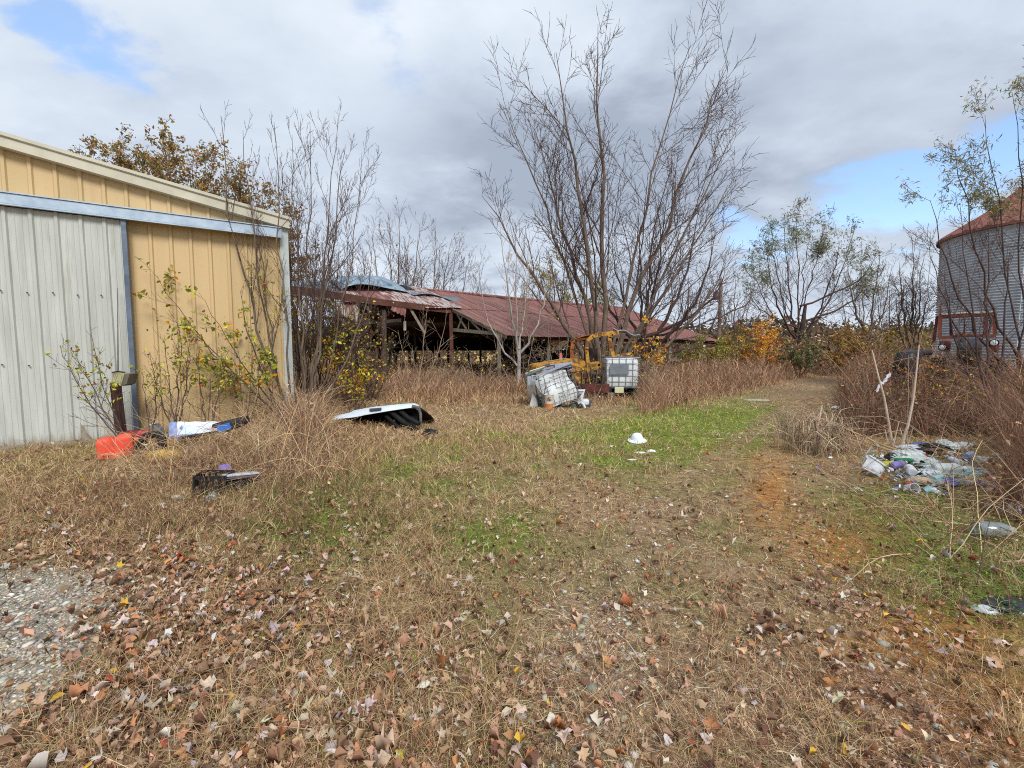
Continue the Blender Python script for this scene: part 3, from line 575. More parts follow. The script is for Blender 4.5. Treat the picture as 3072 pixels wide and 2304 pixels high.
# ------------------------------------------------------------------ long open shed with the rusty roof
SO = Vector((-.5, 19.5, 0)); SE = Vector((.79, .613, 0)); SW = Vector((-.613, .79, 0))
def sp(e, w, z): return SO+SE*e+SW*w+UP*z
def sz(w): return 2.36+.32*w if w <= 8.5 else 5.08-.36*(w-8.5)
rr = random.Random(5)
def build_shed():
    t = thing('open_shed', 'long open-sided pole shed with a red rusty metal roof', 'shed', SO)
    rust = mat('rusty_roof', s2l((.37, .23, .21)), s2l((.60, .41, .38)), 1.3, .75, .05, .1, 30, (6.5, .3, .3), s2l((.66, .55, .50)), .55, .55, .22, rot=-.66)  # rust, with streaks down the slope painting the ribs' light and dark lines
    under = mat('old_roof_underside', s2l((.20, .15, .13)), s2l((.30, .24, .2)), 2, .9)
    wood = mat('weathered_wood', s2l((.42, .38, .33)), s2l((.60, .56, .50)), 6, .95, 0, .3, 60, (2, 2, .4))
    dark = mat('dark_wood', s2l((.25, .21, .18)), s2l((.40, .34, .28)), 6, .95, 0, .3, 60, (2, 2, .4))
    red = mat('red_beam', s2l((.29, .17, .14)), s2l((.42, .27, .22)), 3, .85, 0, .2, 30, (1, 1, 1), s2l((.30, .22, .2)), 5, .55, .1)
    gal = mat('shed_galvanised', s2l((.42, .49, .55)), s2l((.64, .71, .76)), 4, .5, .35, .05, 20, (1, 1, 1), s2l((.34, .40, .45)), 2, .52, .2)
    pale = mat('pale_rust_sheet', s2l((.60, .55, .53)), s2l((.76, .72, .70)), 2, .7, .1, .1, 20, (5, .6, .6), s2l((.44, .26, .22)), 2.2, .47, .08, rot=-.66)  # rust patches over the same painted rib streaks
    def sheet(m, e0, e1, w0, w1, zf, pitch=.2, amp=.018, nw=10):
        ne = int((e1-e0)/pitch*4)
        m.grid(lambda a, b: sp(e0+(e1-e0)*a, w0+(w1-w0)*b, zf(e0+(e1-e0)*a, w0+(w1-w0)*b)+amp*(1 if int(a*ne+.5) % 4 in (0,) else 0)), ne, nw, .012)
    sag = lambda e, w: sz(w)-.10*math.sin(min(1, max(0, e/19))*math.pi)*(1-abs(w-8.5)/9)-.05*math.sin(e*.9+w*.3)*.5-(max(0, e-16.5)**1.5*.06*(1-w/8.5) if w < 8.5 else 0)
    m = MB(); sheet(m, -.05, 19.0, -.45, 4.25, sag); sheet(m, -.05, 19.0, 4.2, 8.5, lambda e, w: sag(e, w)+.03); fr = m.build('roof', rust, t)
    m = MB(); sheet(m, -3.2, 19.0, 8.52, 17.2, lambda e, w: sag(e, w)); m.build('back_roof', rust, t)
    m = MB(); m.tube([sp(-.2, 8.5, 5.13), sp(6, 8.5, 5.10), sp(12, 8.5, 5.05), sp(19, 8.5, 5.10)], .09, 8); m.build('ridge_cap', rust, t)
    # the torn end bay: broken roof with pale loose sheets
    def ez(e, w): return sz(w)-.012*e*0-.035*max(0, -e)*1.0+.04*math.sin(e*2.1)+.03*math.sin(w*3+e)
    for k, (e0, e1, w0, w1, dz, mt) in enumerate([(-1.5, 0.6, 4.0, 8.6, .06, pale), (-2.9, -1.4, 4.2, 8.4, .03, pale), (-4.4, -2.7, 5.2, 8.5, .05, rust), (-6.6, -4.2, 6.6, 8.6, .04, gal), (-5.2, -4.0, 4.4, 6.4, .02, pale), (-7.3, -6.5, 6.9, 8.5, -.02, gal)]):
        m = MB(); tw = rr.uniform(-.02, .05)
        sheet(m, e0, e1, w0, w1, lambda e, w: ez(e, w)+dz+tw*(w-w0)+.05*math.sin((e-e0)*1.7), .2, .018, 8); m.build('loose_roof_sheet', mt, t)
    m = MB()   # big curled sheet lying on the ridge
    def curl(a, b):
        s = -4.6+3.6*a; w = 6.6+2.3*b; hump = math.sin(math.pi*min(1, a*1.0))**.6*.62*(.55+.45*math.sin(math.pi*b))
        return sp(s, w, sz(w)+.02+hump+.03*math.sin(b*30)+.06*math.sin(a*7+b*3))
    m.grid(curl, 40, 40, .012); m.build('curled_roof_sheet', gal, t)
    m = MB(); m.grid(lambda a, b: sp(-1.1+2.9*a, 6.2+.75*b-.5*a, sz(6.2+.75*b-.5*a)+.10+.16*math.sin(a*5)*(1-b)+.04*math.sin(b*12+a)), 24, 12, .012); m.build('curled_roof_sheet', mat('grey_sheet', s2l((.34, .40, .44)), s2l((.50, .56, .60)), 5, .6, .3), t)
    m = MB(); m.grid(lambda a, b: sp(-1.6+1.2*a, 7.3+.5*b, sz(7.5)+.22+.12*math.sin(a*4+b*3)), 10, 6, .012); m.build('curled_roof_sheet', MATS['grey_sheet'], t)
    # frame
    for e in [0.05, 2.9, 5.9, 8.9, 12.8]:
        m = MB(); lean = rr.uniform(-.08, .08); m.beam(sp(e, .1, -.1), sp(e+lean, .1, sz(.1)-.12), .15, .15); m.build('post', wood, t)
    for e, w in [(.05, 4.2), (-3.4, 4.4), (-7.2, 4.3), (3.2, 4.3), (6.4, 4.3), (10, 4.3)]:
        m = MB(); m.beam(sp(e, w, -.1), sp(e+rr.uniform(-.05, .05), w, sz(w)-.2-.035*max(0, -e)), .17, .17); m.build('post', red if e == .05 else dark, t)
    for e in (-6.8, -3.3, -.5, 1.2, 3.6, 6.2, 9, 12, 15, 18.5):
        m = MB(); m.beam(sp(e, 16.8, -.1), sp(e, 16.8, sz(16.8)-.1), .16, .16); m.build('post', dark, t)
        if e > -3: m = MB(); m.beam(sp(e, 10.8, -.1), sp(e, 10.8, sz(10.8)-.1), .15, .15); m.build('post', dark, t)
    m = MB(); m.beam(sp(-8.4, 4.15, 4.10), sp(-3.8, 4.15, 3.76), .08, .30); m.beam(sp(-3.8, 4.15, 3.76), sp(.35, 4.15, 3.55), .08, .28); m.build('rusty_beam', red, t)
    m = MB(); m.beam(sp(-7.8, 7.8, 4.35), sp(-2, 7.8, 4.55), .06, .2); m.beam(sp(-8, 6.2, 4.1), sp(0, 6.2, 4.1), .05, .16); m.build('rusty_beam', red, t)
    m = MB(); m.beam(sp(0, -.05, 2.16), sp(19, -.05, 2.12), .05, .2); m.build('eave_beam', dark, t)
    m = MB(); m.beam(sp(-3, 17, 1.95), sp(19, 17, 1.95), .05, .25); m.beam(sp(-3, 16.6, 1.75), sp(13, 16.6, 1.75), .05, .3); m.build('back_rail', mat('shade_black', s2l((.09, .08, .07)), s2l((.15, .13, .12)), 5, .95), t)  # near-black colour carries the shade under the back roof
    # end truss on the near corner
    m = MB(); m.beam(sp(.03, -.4, sz(-.4)-.07), sp(.03, 4.3, sz(4.3)-.07), .05, .16); m.build('rake_board', wood, t)
    m = MB(); m.beam(sp(.1, .1, 2.30), sp(.1, 4.2, 2.62), .05, .16); m.build('tie_beam', wood, t)
    for a, b in (((.9, 2.42), (1.5, 2.85)), ((1.5, 2.5), (1.5, 2.85)), ((1.7, 2.5), (2.7, 3.1)), ((2.7, 2.6), (2.7, 3.15)), ((2.9, 2.6), (3.8, 3.4)), ((3.7, 2.65), (3.2, 3.3))):
        m = MB(); m.beam(sp(.1, *a), sp(.1, *b), .04, .09); m.build('truss_web', wood, t)
    for e in [x*1.5-7.2 for x in range(17)]:
        if e > 18.5: break
        m = MB(); w0 = -.3 if e >= 0 else 4.2
        zz = lambda w: sz(w)-.13-.035*max(0, -e)
        m.beam(sp(e, w0, zz(w0)), sp(e, 8.5, zz(8.5)), .05, .18)
        if e > -3.3: m.beam(sp(e, 8.5, zz(8.5)), sp(e, 17, zz(17)), .05, .18); m.beam(sp(e+.06, 4.3, 3.0), sp(e+.06, 12.6, 3.1), .05, .15)
        m.build('rafter', dark if e > -2 else wood, t)  # inner rafters take the darker wood: the interior's shade put into their colour
    for w in (4.9, 5.8, 6.7, 7.6, 8.4):
        m = MB(); m.beam(sp(-7.9+rr.uniform(-.5, .5), w, sz(w)-.26), sp(.2, w, sz(w)-.02), .06, .05); m.build('purlin', wood, t)
    for a, b in ((sp(-5, 4.4, 3.9), sp(-1.6, 8, 3.2)), (sp(-2.4, 4.6, 3.4), sp(.2, 9, 3.7)), (sp(-6, 5, 3.0), sp(-1, 7.6, 3.1)), (sp(-.4, 7.5, 3.1), sp(1.5, 10, 3.9))):
        m = MB(); m.beam(a, b, .05, .12); m.build('brace', wood, t)
    m = MB(); m.beam(sp(12.9, -.2, 1.0), sp(15.2, -.05, 2.1), .1, .14); m.build('brace', wood, t)
    m = MB(); m.beam(sp(12.2, -.3, 1.02), sp(16, -.3, .8), .08, .12); m.build('fallen_rail', wood, t)
    m = MB(); m.box(sp(-2.3, 4.6, 2.75), (.12, .12, .45), None, .02); m.tube([sp(-2.3, 4.6, 2.97), sp(-2.3, 4.6, 3.6)], .012, 5); m.build('hanging_lamp', mat('dull_white', s2l((.7, .68, .62)), None, rough=.6), t)
    m = MB(); m.grid(lambda a, b: sp(-2.9+19*a, 14.9+.06*math.sin(a*90), 1.55+1.05*b), 120, 6, .02); m.build('back_shade_wall', MATS['shade_black'], t)  # black sheet added for the shade below the back slope
    m = MB(); m.grid(lambda a, b_: sp(10.6+8*a, 14.6+.05*math.sin(a*60), -.1+1.7*b_), 60, 4, .02); m.build('back_shade_wall', MATS['shade_black'], t)  # full-height black sheet added as the shade at the far end under the eave
    for a, b_ in ((sp(-5.8, 4.3, 3.9), sp(-5.2, 4.2, 2.6)), (sp(-2.2, 4.25, 3.6), sp(-1.5, 4.1, 2.4)), (sp(-7.6, 5, 4.2), sp(-8.6, 4.6, 3.1)), (sp(-6.6, 7.8, 4.9), sp(-8.3, 7.4, 4.6))):
        m = MB(); m.beam(a, b_, .04, .12); m.build('broken_board', wood, t)
    for (e0, w0, dx, dz) in ((-5.6, 4.3, .9, .8), (-3.2, 4.2, .7, .5), (-7.4, 6.4, .9, .6)):
        m = MB(); m.grid(lambda a, b_: sp(e0+dx*a+.06*math.sin(b_*5), w0-.25*b_, sz(w0)-.05-.035*max(0, -e0)+.1-dz*b_*(.5+.5*a)+.03*math.sin(a*25)), 20, 8, .012); m.build('hanging_sheet', pale if e0 < -4 else rust, t)
    m = MB(); m.grid(lambda a, b: sp(16.2+3.6*a, -.5+.9*b+.5*a, 2.12-.1*a+.2*b-.25*a*b), 16, 5, .02); m.build('broken_eave', rust, t)
build_shed()

# ------------------------------------------------------------------ grain bin
def build_silo():
    C = Vector((19.35, 16.62, 0)); Rr = 2.8; ZE = 5.9; t = thing('grain_bin', 'round corrugated metal grain bin with a rusty cone roof', 'silo', C)
    st = mat('corrugated_steel', s2l((.70, .73, .76)), s2l((.82, .84, .86)), 2.2, .45, .15, 0, 40, (1, 1, .5), s2l((.62, .60, .60)), 1.2, .58, .25)
    m = MB(); m.sm = True; pr = []; z = 0; pitch = .098
    while z < ZE: pr.append((Rr+.030*math.cos(z/pitch*2*math.pi), z)); z += pitch/6
    m.lathe(pr, C, None, 96); m.build('wall', st, t, True)
    rf = mat('rusty_cone', s2l((.46, .27, .24)), s2l((.62, .41, .35)), 1.5, .8, .1, .2, 20, (1, 1, 1), s2l((.60, .52, .46)), 1.2, .62, .1)
    m = MB(); n = 28; AP = 7.95; vs = []; fs = []
    for k in range(n*4):
        a = 2*math.pi*k/(n*4); rib = .05 if k % 4 == 0 else 0
        for q, (r_, zz) in enumerate(((Rr+.14, ZE-.10), (Rr+.14, ZE-.02), (Rr*.55, ZE+(AP-ZE)*.45), (.3, AP))):
            vs.append(C+Vector((r_*math.cos(a), r_*math.sin(a), zz+(rib if q else 0))))
    N4 = n*4
    for k in range(N4):
        k2 = (k+1) % N4
        for q in range(3): fs.append((k*4+q, k2*4+q, k2*4+q+1, k*4+q+1))
    m.add(vs, fs); r0 = m.build('roof', rf, t)
    m = MB(); m.lathe([(.34, AP-.05), (.34, AP+.16), (.02, AP+.30)], C, None, 20); m.build('cap', rf, r0)
    m = MB()
    for s in (0, 1): m.tube([C+Vector((-2.86*math.cos(.55+s*.12), -2.86*math.sin(.55+s*.12), z)) for z in (.3, 5.8)], .018, 6)
    for k in range(18): m.tube([C+Vector((-2.88*math.cos(.55), -2.88*math.sin(.55), .5+k*.3)), C+Vector((-2.88*math.cos(.67), -2.88*math.sin(.67), .5+k*.3))], .012, 5)
    m.build('ladder', st, t)
build_silo()

# ------------------------------------------------------------------ utility pole
def build_pole():
    b = G(718, 367); b = P(718, 362, 40); b.z = 0
    t = thing('utility_pole', 'wooden utility pole with a transformer can beyond the shed', 'utility pole', b)
    w = mat('pole_wood', s2l((.48, .40, .36)), s2l((.60, .52, .47)), 5, .9, 0, .2, 30, (3, 3, .3))
    m = MB(); m.tube([b, b+UP*7.85], [.17, .12], 12); m.build('pole', w, t)
    m = MB(); c = b+Vector((-.42, -.1, 0)); m.lathe([(.02, 6.0), (.22, 6.0), (.24, 6.03), (.24, 6.65), (.22, 6.7), (.02, 6.74)], c, None, 16); tr = m.build('transformer', mat('transformer_grey', s2l((.34, .3, .32)), s2l((.45, .4, .42)), 4, .6), t, True)
    m = MB(); m.tube([c+UP*6.7, c+UP*6.95], .035, 6); m.build('bushing', tr.data.materials[0], tr)
    m = MB(); m.beam(b+Vector((-.9, -.05, 5.55)), b+Vector((0, -.05, 5.55)), .06, .06); m.tube([b+Vector((-.85, -.05, 5.58)), b+Vector((-.85, -.05, 5.8))], .04, 6); m.tube([b+Vector((-.9, -.05, 6.3)), b+Vector((-.15, -.05, 6.3))], .025, 5); m.build('bracket', w, t)
    m = MB(); m.tube([b+Vector((-.2, -.1, 7.5)), b+Vector((-.3, -.1, 7.1)), c+UP*6.95], .018, 5); m.build('jumper_wire', MATS['screw_dark'], t)
build_pole()
# ------------------------------------------------------------------ trees and shrubs
def bez(p0, p1, p2, K):
    t = np.linspace(0, 1, K)[:, None]; return (1-t)**2*p0+2*(1-t)*t*p1+t**2*p2
def grow(rg, stems, nch, ang, ratio, r0, K=8, up=.25, wander=.07, t0=.2, tipr=.0035, rr_=.55, minlen=.12):
    """stems: list of (K,3) polylines. Returns per level lists of (points, radii); children leave their parent at angle ang[level]"""
    levels = [[(s, (r0*rg.uniform(.42, 1.0))*(1-np.linspace(0, 1, len(s)))**.85+tipr) for s in stems]]
    for lv, n in enumerate(nch):
        new = []
        for pts, rad in levels[-1]:
            L = np.linalg.norm(np.diff(pts, axis=0), axis=1).sum()
            c = max(1, int(round(n*rg.uniform(.75, 1.25)*(1 if lv == 0 else min(1.5, L/max(.01, LREF[lv]))))))
            for i in range(c):
                t = t0+(1-t0)*(i+rg.random())/c if lv == 0 else .12+.86*(i+rg.random())/c
                f = t*(len(pts)-1); k = min(int(f), len(pts)-2); p = pts[k]*(1-(f-k))+pts[k+1]*(f-k); d = pts[k+1]-pts[k]; d = d/np.linalg.norm(d)
                a = math.radians(ang[lv]*rg.uniform(.65, 1.35)); q = rg.normal(0, 1, 3); q -= d*q.dot(d); q /= np.linalg.norm(q)
                dd = d*math.cos(a)+q*math.sin(a); l = max(minlen, L*ratio[lv]*(1.15-.75*t)*rg.uniform(.7, 1.25)); rp = rad[k]*(1-(f-k))+rad[k+1]*(f-k)
                Kc = KL[min(lv+1, len(KL)-1)]; P_ = [p]; 
                for j in range(Kc-1):
                    dd = dd+rg.normal(0, wander*(1+lv*.4), 3)+np.array([0, 0, up])*(1.0/Kc); dd /= np.linalg.norm(dd); P_.append(P_[-1]+dd*l/(Kc-1))
                rs = max(tipr, rp*rr_*rg.uniform(.7, 1.1)); new.append((np.array(P_), np.linspace(rs, max(tipr*.7, rs*.3), Kc)))
        levels.append(new); LREF[lv+1] = np.mean([np.linalg.norm(np.diff(p, axis=0), axis=1).sum() for p, _ in new]) if new else 1
    return levels
LREF = [1, 1, 1, 1, 1, 1]; KL = [10, 7, 5, 4, 3]
def lev_mesh(levs, sides):
    parts = []
    for L_, n in zip(levs, sides):
        by = {}
        for p, r in L_: by.setdefault(len(p), []).append((p, r))
        for K, lst in by.items(): parts.append(tubes(np.array([p for p, _ in lst]), np.array([r for _, r in lst]), n))
    return merge(parts)
def bark(name, a, b, sc=8): return mat(name, s2l(a), s2l(b), sc, .95, 0, .35, 30, (1.5, 1.5, .35))
GREYBARK = lambda: bark('bark_grey', (.34, .29, .25), (.50, .43, .37))
PALEBARK = lambda: bark('bark_pale', (.56, .53, .50), (.72, .69, .66))
TWIG = lambda: bark('bark_twig', (.30, .24, .22), (.42, .34, .32))
DARKBARK = lambda: bark('bark_dark', (.24, .19, .18), (.36, .29, .27))
LIGHTTWIG = lambda: bark('bark_light_twig', (.52, .44, .38), (.66, .58, .50))
def make_tree(name, label, cat, base, stems, nch, ang, ratio, r0, seed, group=None, leaves=None, b1=None, b2=None, fork=None, **kw):
    """stems: (tip, bow) with bow = how far the stem leans out before it turns up. leaves=(n, size, palette, kind, from level, clump)"""
    rg = np.random.default_rng(seed); base = Vector(base); base.z = Hs(base.x, base.y)-.05 if base.z == 0 else base.z
    t = thing(name, label, cat, base, group); B = np.array(base); st = []; LREF[0] = 1
    for (tip, bow) in stems:
        T_ = np.array(tip); hz = T_-B; c = B+np.array([hz[0]*bow, hz[1]*bow, hz[2]*.45]); b0 = B+np.array([hz[0], hz[1], 0])*.012+rg.normal(0, .02, 3)*np.array([1, 1, 0]); fh = fork[0]*rg.uniform(.45, 1.0) if fork else 0; b0 = b0+np.array([0, 0, fh]) if fork else b0
        c[2] = max(c[2], b0[2]+.2*hz[2]); s = bez(b0, c, T_, 12); s[1:-1] += rg.normal(0, 1, (10, 3))*np.linalg.norm(hz)*.006; st.append(s)
    levs = grow(rg, st, nch, ang, ratio, r0, **kw)
    V, Q, _ = lev_mesh([levs[0]+([(np.linspace(B, B+np.array([fork[2], 0, fork[0]]), 12), np.linspace(1, .22, 12)**.6*fork[1])] if fork else [])], [9]); meshnp('trunk', V, Q, None, b1 or GREYBARK(), t, None, True)
    if len(levs) > 1:
        V, Q, _ = lev_mesh(levs[1:], [6, 4, 3, 3]); meshnp('crown', V, Q, None, b2 or TWIG(), t, None, True)
    if leaves:
        n, size, pal, kind, lv, clump = leaves[:6]; src = [p for L_ in levs[lv:] for p, _ in L_]
        if len(leaves) > 6: src = [p for p in src if leaves[6](p[-1], B)]
        if src:
            w = np.array([np.linalg.norm(p[-1]-p[0]) for p in src]); w = w*rg.gamma(.5/max(clump, .05), 1, len(src)) if clump else w; i = rg.choice(len(src), n, p=w/w.sum()); f = rg.random(n)**.7
            pos = np.array([src[a][0]*(1-b_)+src[a][-1]*b_ for a, b_ in zip(i, f)])+rg.normal(0, size*.6, (n, 3)); V, Q, T, C = leaf_cards(rg, pos, size*rg.uniform(.6, 1.3, n), pick(rg, n, pal, .2), kind)
            meshnp('foliage', V, Q, T, amat('leaf', .8, .3), t, C)
    return t
YEL = [(4, (.92, .80, .26)), (3, (.84, .82, .34)), (2, (.62, .64, .24)), (2, (.86, .60, .16)), (.6, (.80, .42, .20))]
OLV = [(4, (.64, .66, .32)), (3, (.54, .58, .28)), (2, (.76, .72, .34)), (1.5, (.70, .48, .22)), (1, (.58, .36, .20))]
ORG = [(4, (.94, .68, .26)), (4, (.90, .58, .24)), (3, (.94, .78, .34)), (1.5, (.80, .46, .22))]
RUS = [(3, (.70, .56, .30)), (3, (.60, .55, .28)), (3, (.72, .50, .32)), (2, (.54, .50, .28)), (1, (.76, .62, .38))]
WIL = [(4, (.52, .56, .44)), (3, (.42, .46, .38)), (2, (.62, .64, .46)), (1, (.56, .46, .40))]
def vase(base, tips, y0, spread, rg):
    "tips as (u, v, dy) bearings from the yard; dy moves the tip towards or away"
    return [(P(u, v, y0+dy), bow) for (u, v, dy, bow) in tips]
rg0 = np.random.default_rng(3)
def build_trees():
    # the big bare tree by the shed
    b = Vector((4.0, 19.6, 0)); tips = [(482, 196, -1.0, .42), (503, 98, .8, .38), (556, 52, -1.5, .34), (598, 24, -.5, .40), (690, 46, 1.2, .34), (730, 62, -.5, .40), (740, 125, 1.2, .46), (728, 185, -1.5, .5), (726, 262, .5, .8), (535, 130, 1.8, .36)]
    make_tree('bare_tree', 'tallest bare tree with many upright stems standing against the red shed roof', 'tree', b, vase(b, tips, 19.6, 1, rg0), [15, 7, 4], [33, 38, 40], [.34, .42, .42], .14, 1, None, (70, .10, RUS, 'oval', 2, 0), GREYBARK(), TWIG(), up=.3, t0=.25, tipr=.008, wander=.06, rr_=.42, minlen=.4)
    b = Vector((6.25, 21.6, 0)); tips = [(640, 215, 0, .4), (612, 235, 2, .8), (668, 190, -1.5, .6), (700, 205, 1, .8), (725, 268, 0, .95), (752, 290, 1, 1.0), (600, 262, -1, .9), (715, 235, -2, .9), (655, 230, 2, .5)]
    make_tree('bare_tree', 'dark bare tree with low arching limbs right of the tallest one', 'tree', b, vase(b, tips, 21.6, 1, rg0), [10, 6, 4], [32, 32, 36], [.40, .45, .42], .10, 2, None, None, DARKBARK(), TWIG(), fork=(2.8, .16, .1), up=.35, tipr=.006, rr_=.42)
    b = Vector((.25, 17.6, 0)); tips = [(500, 225, 0, .5), (530, 232, 1, .7), (478, 262, -.6, .9), (548, 262, 0, .9), (515, 235, -1, .4)]
    make_tree('bare_tree', 'slim pale-barked bare tree at the open corner of the shed', 'tree', b, vase(b, tips, 17.6, 1, rg0), [9, 5, 3], [34, 34, 38], [.36, .45, .45], .06, 3, None, None, PALEBARK(), LIGHTTWIG(), fork=(2.2, .10, .05), up=.4, tipr=.005, rr_=.42)
    b = Vector((-3.3, 15.4, 0)); tips = [(428, 300, 0, .6), (398, 330, .5, .7), (446, 318, -.5, .8), (412, 345, 0, .5)]
    make_tree('bare_sapling', 'small pale leafless sapling growing in front of the open shed bay', 'tree', b, vase(b, tips, 15.4, 1, rg0), [6, 4], [40, 40], [.4, .5], .028, 4, None, None, LIGHTTWIG(), LIGHTTWIG(), up=.3)
    # saplings at the barn corner
    b = P(306, 385, 10.4); b.z = 0; tips = [(345, 150, .4, .5), (310, 122, 0, .3), (292, 135, -.5, .4), (362, 152, 0, .8), (338, 118, .8, .5), (328, 215, 1, .6), (372, 250, .5, .9), (282, 170, .5, .6)]
    make_tree('sapling', 'tall bare sapling just right of the barn corner', 'tree', b, vase(b, tips, 10.4, 1, rg0), [11, 6, 3], [26, 34, 38], [.28, .42, .5], .040, 5, None, (50, .08, YEL, 'oval', 2, 0, lambda p, B: p[2] < 2.8), GREYBARK(), TWIG(), up=.7, tipr=.0035, t0=.3)
    b = P(292, 385, 9.3); b.z = 0; tips = [(221, 116, 0, .95), (274, 122, .3, .9), (243, 130, -.4, .9), (255, 190, .4, .9)]
    make_tree('sapling', 'leaning sapling with crooked stem crossing the tan barn wall', 'tree', b, vase(b, tips, 9.0, 1, rg0), [8, 5, 2], [24, 32, 38], [.24, .42, .5], .032, 6, None, (110, .075, YEL, 'oval', 1, 0, lambda p, B: p[2] < 3.4), GREYBARK(), TWIG(), up=.6, tipr=.0033, t0=.3)
    b = P(290, 372, 9.0); b.z = .05; tips = [(157, 276, -.2, .6), (185, 322, 0, .5), (205, 300, .1, .6), (240, 290, 0, .8)]
    make_tree('leafy_sapling', 'low branch-like sapling with hanging yellow-green leaves before the tan wall', 'tree', b, vase(b, tips, 8.6, 1, rg0), [10, 4], [38, 40], [.26, .4], .02, 7, None, (700, .095, YEL[1:]+[(4, (.50, .54, .20))], 'oval', 1, .5, lambda p, B: True), TWIG(), TWIG(), up=-.15, tipr=.003)
    for i, (u, v, y, tips, lab, n) in enumerate([
        (176, 425, 7.9, [(164, 335, 0, .6), (190, 340, .1, .7), (182, 320, .2, .4), (150, 352, 0, .8)], 'young shrub with dull green leaves nearest the dark door edge', 150),
        (206, 420, 8.3, [(196, 350, 0, .6), (222, 352, .1, .7), (212, 362, 0, .5)], 'young thin shrub with yellowing leaves halfway along the tan wall', 110),
        (245, 415, 8.6, [(238, 350, 0, .5), (262, 340, .1, .8), (252, 362, 0, .5)], 'sparse reddish shrub near the right end of the tan wall', 90),
        (128, 428, 7.2, [(60, 345, 0, .7), (92, 337, .1, .8), (75, 350, 0, .6)], 'green-leaved shrub with two long shoots over the pale door', 170),
        (150, 425, 7.7, [(142, 372, 0, .6), (158, 368, .1, .7)], 'low yellow shrub beside the post lamp', 90)]):
        b = P(u, v, y); b.z = 0
        make_tree('young_shrub', lab, 'shrub', b, vase(b, tips, y, 1, rg0), [8, 4], [36, 40], [.3, .45], .013, 20+i, 'young shrubs along the barn wall', (n, .062, OLV+YEL[1:3], 'oval', 1, .4, lambda p, B: p[2] > .9), TWIG(), TWIG(), up=.2, tipr=.0028)
    # dense twiggy thicket behind the saplings
    for i, (u, y, vt, lab) in enumerate([(300, 12.5, 215, 'dark twiggy thicket bush tight against the barn corner'), (322, 13.5, 232, 'dark twiggy thicket bush in front of the rusty beam'), (345, 12.8, 262, 'dark twiggy thicket bush with yellow leaves before the shed bay'), (370, 13.8, 300, 'low twiggy bush at the left edge of the dark shed bay')]):
        b = P(u, 385, y); b.z = 0; tips = [(u+dx, vt+dv, dy, .8) for dx, dv, dy in ((-14, 20, 0), (0, 0, .6), (16, 12, -.4), (-6, 40, .8), (24, 45, .3), (-24, 50, -.5), (8, 60, 0))]
        make_tree('thicket_bush', lab, 'bush', b, vase(b, tips, y, 1, rg0), [9, 6, 4], [32, 36, 40], [.32, .42, .45], .022, 30+i, 'twiggy bushes between barn and shed', ((260, 150, 420, 200)[i], .075, YEL+[(3, (.50, .54, .20))], 'oval', 1, .9, lambda p, B: p[2] < 3.0), DARKBARK(), TWIG(), up=.35, tipr=.004)
    # yellow-leaved vine shrub by the shed bay
    b = P(352, 400, 11.6); b.z = 0; make_tree('yellow_shrub', 'yellow and orange leaved shrub in front of the dark shed bay', 'shrub', b, vase(b, [(330, 325, 0, .8), (352, 318, .2, .6), (372, 330, 0, .8), (360, 352, 0, .6), (380, 362, 0, .8)], 11.6, 1, rg0), [8, 5], [40, 42], [.35, .5], .018, 40, None, (480, .10, YEL+[(4, (.48, .52, .18)), (1.5, (.90, .50, .14))], 'oval', 1, .9, lambda p, B: True), TWIG(), TWIG(), up=.2)
    b = P(653, 392, 16.6); b.z = 0; make_tree('orange_vine', 'orange leaved vine climbing behind the white caged tank', 'vine', b, vase(b, [(642, 318, 0, .8), (636, 338, .2, .6), (660, 330, 0, .8), (662, 348, 0, .6), (650, 360, 0, .8)], 16.6, 1, rg0), [9, 5], [40, 42], [.25, .5], .018, 41, None, (210, .12, ORG+YEL[:1], 'oval', 1, .8, lambda p, B: p[2] > 1.2), TWIG(), TWIG(), up=.2)
    # brambles around the shed front
    for i, (u, y, lab) in enumerate([(478, 16.8, 'leafless bramble bush at the first shed post'), (520, 17.4, 'leafless bramble bush left of the yellow loader'), (556, 18.0, 'leafless bramble bush behind the yellow loader hood'), (606, 17.6, 'leafless bramble tangled behind the loader frame'), (440, 17.8, 'leafless bramble bush under the rusty beam end'), (592, 14.6, 'leafless bramble between the crushed tank and the upright tank'), (648, 15.0, 'leafless bramble right beside the upright tank')]):
        b = P(u, 392, y); b.z = 0; q_ = .4 if i > 4 else 1; tips = [(u+dx*q_, (378 if i > 4 else (372 if i in (0, 4) else 356))+dv*q_*(.5 if i in (0, 4) else 1), dy, .9) for dx, dv, dy in ((-26, -22, 0), (-8, -40, .5), (14, -34, -.4), (30, -12, .2), (-34, 6, -.3), (26, 12, 0), (4, -15, .8))]
        make_tree('bramble', lab, 'bush', b, vase(b, tips, y, 1, rg0), [6, 4, 3], [48, 46, 44], [.42, .45, .5], .016, 50+i, 'leafless brambles along the shed', (70, .08, OLV+YEL, 'oval', 1, .3), LIGHTTWIG(), (TWIG() if i % 2 else LIGHTTWIG()), up=-.1, tipr=.004)
    # leafy tree behind the barn
    b = Vector((-16.2, 25, 0)); tips = [(84, 168, 0, .8), (115, 155, 2, .7), (160, 142, -1, .6), (205, 150, 1, .6), (240, 165, 0, .8), (262, 190, 2, .9), (282, 215, 0, .95), (110, 190, -2, .9), (190, 165, 3, .5), (150, 160, 3, .6)]
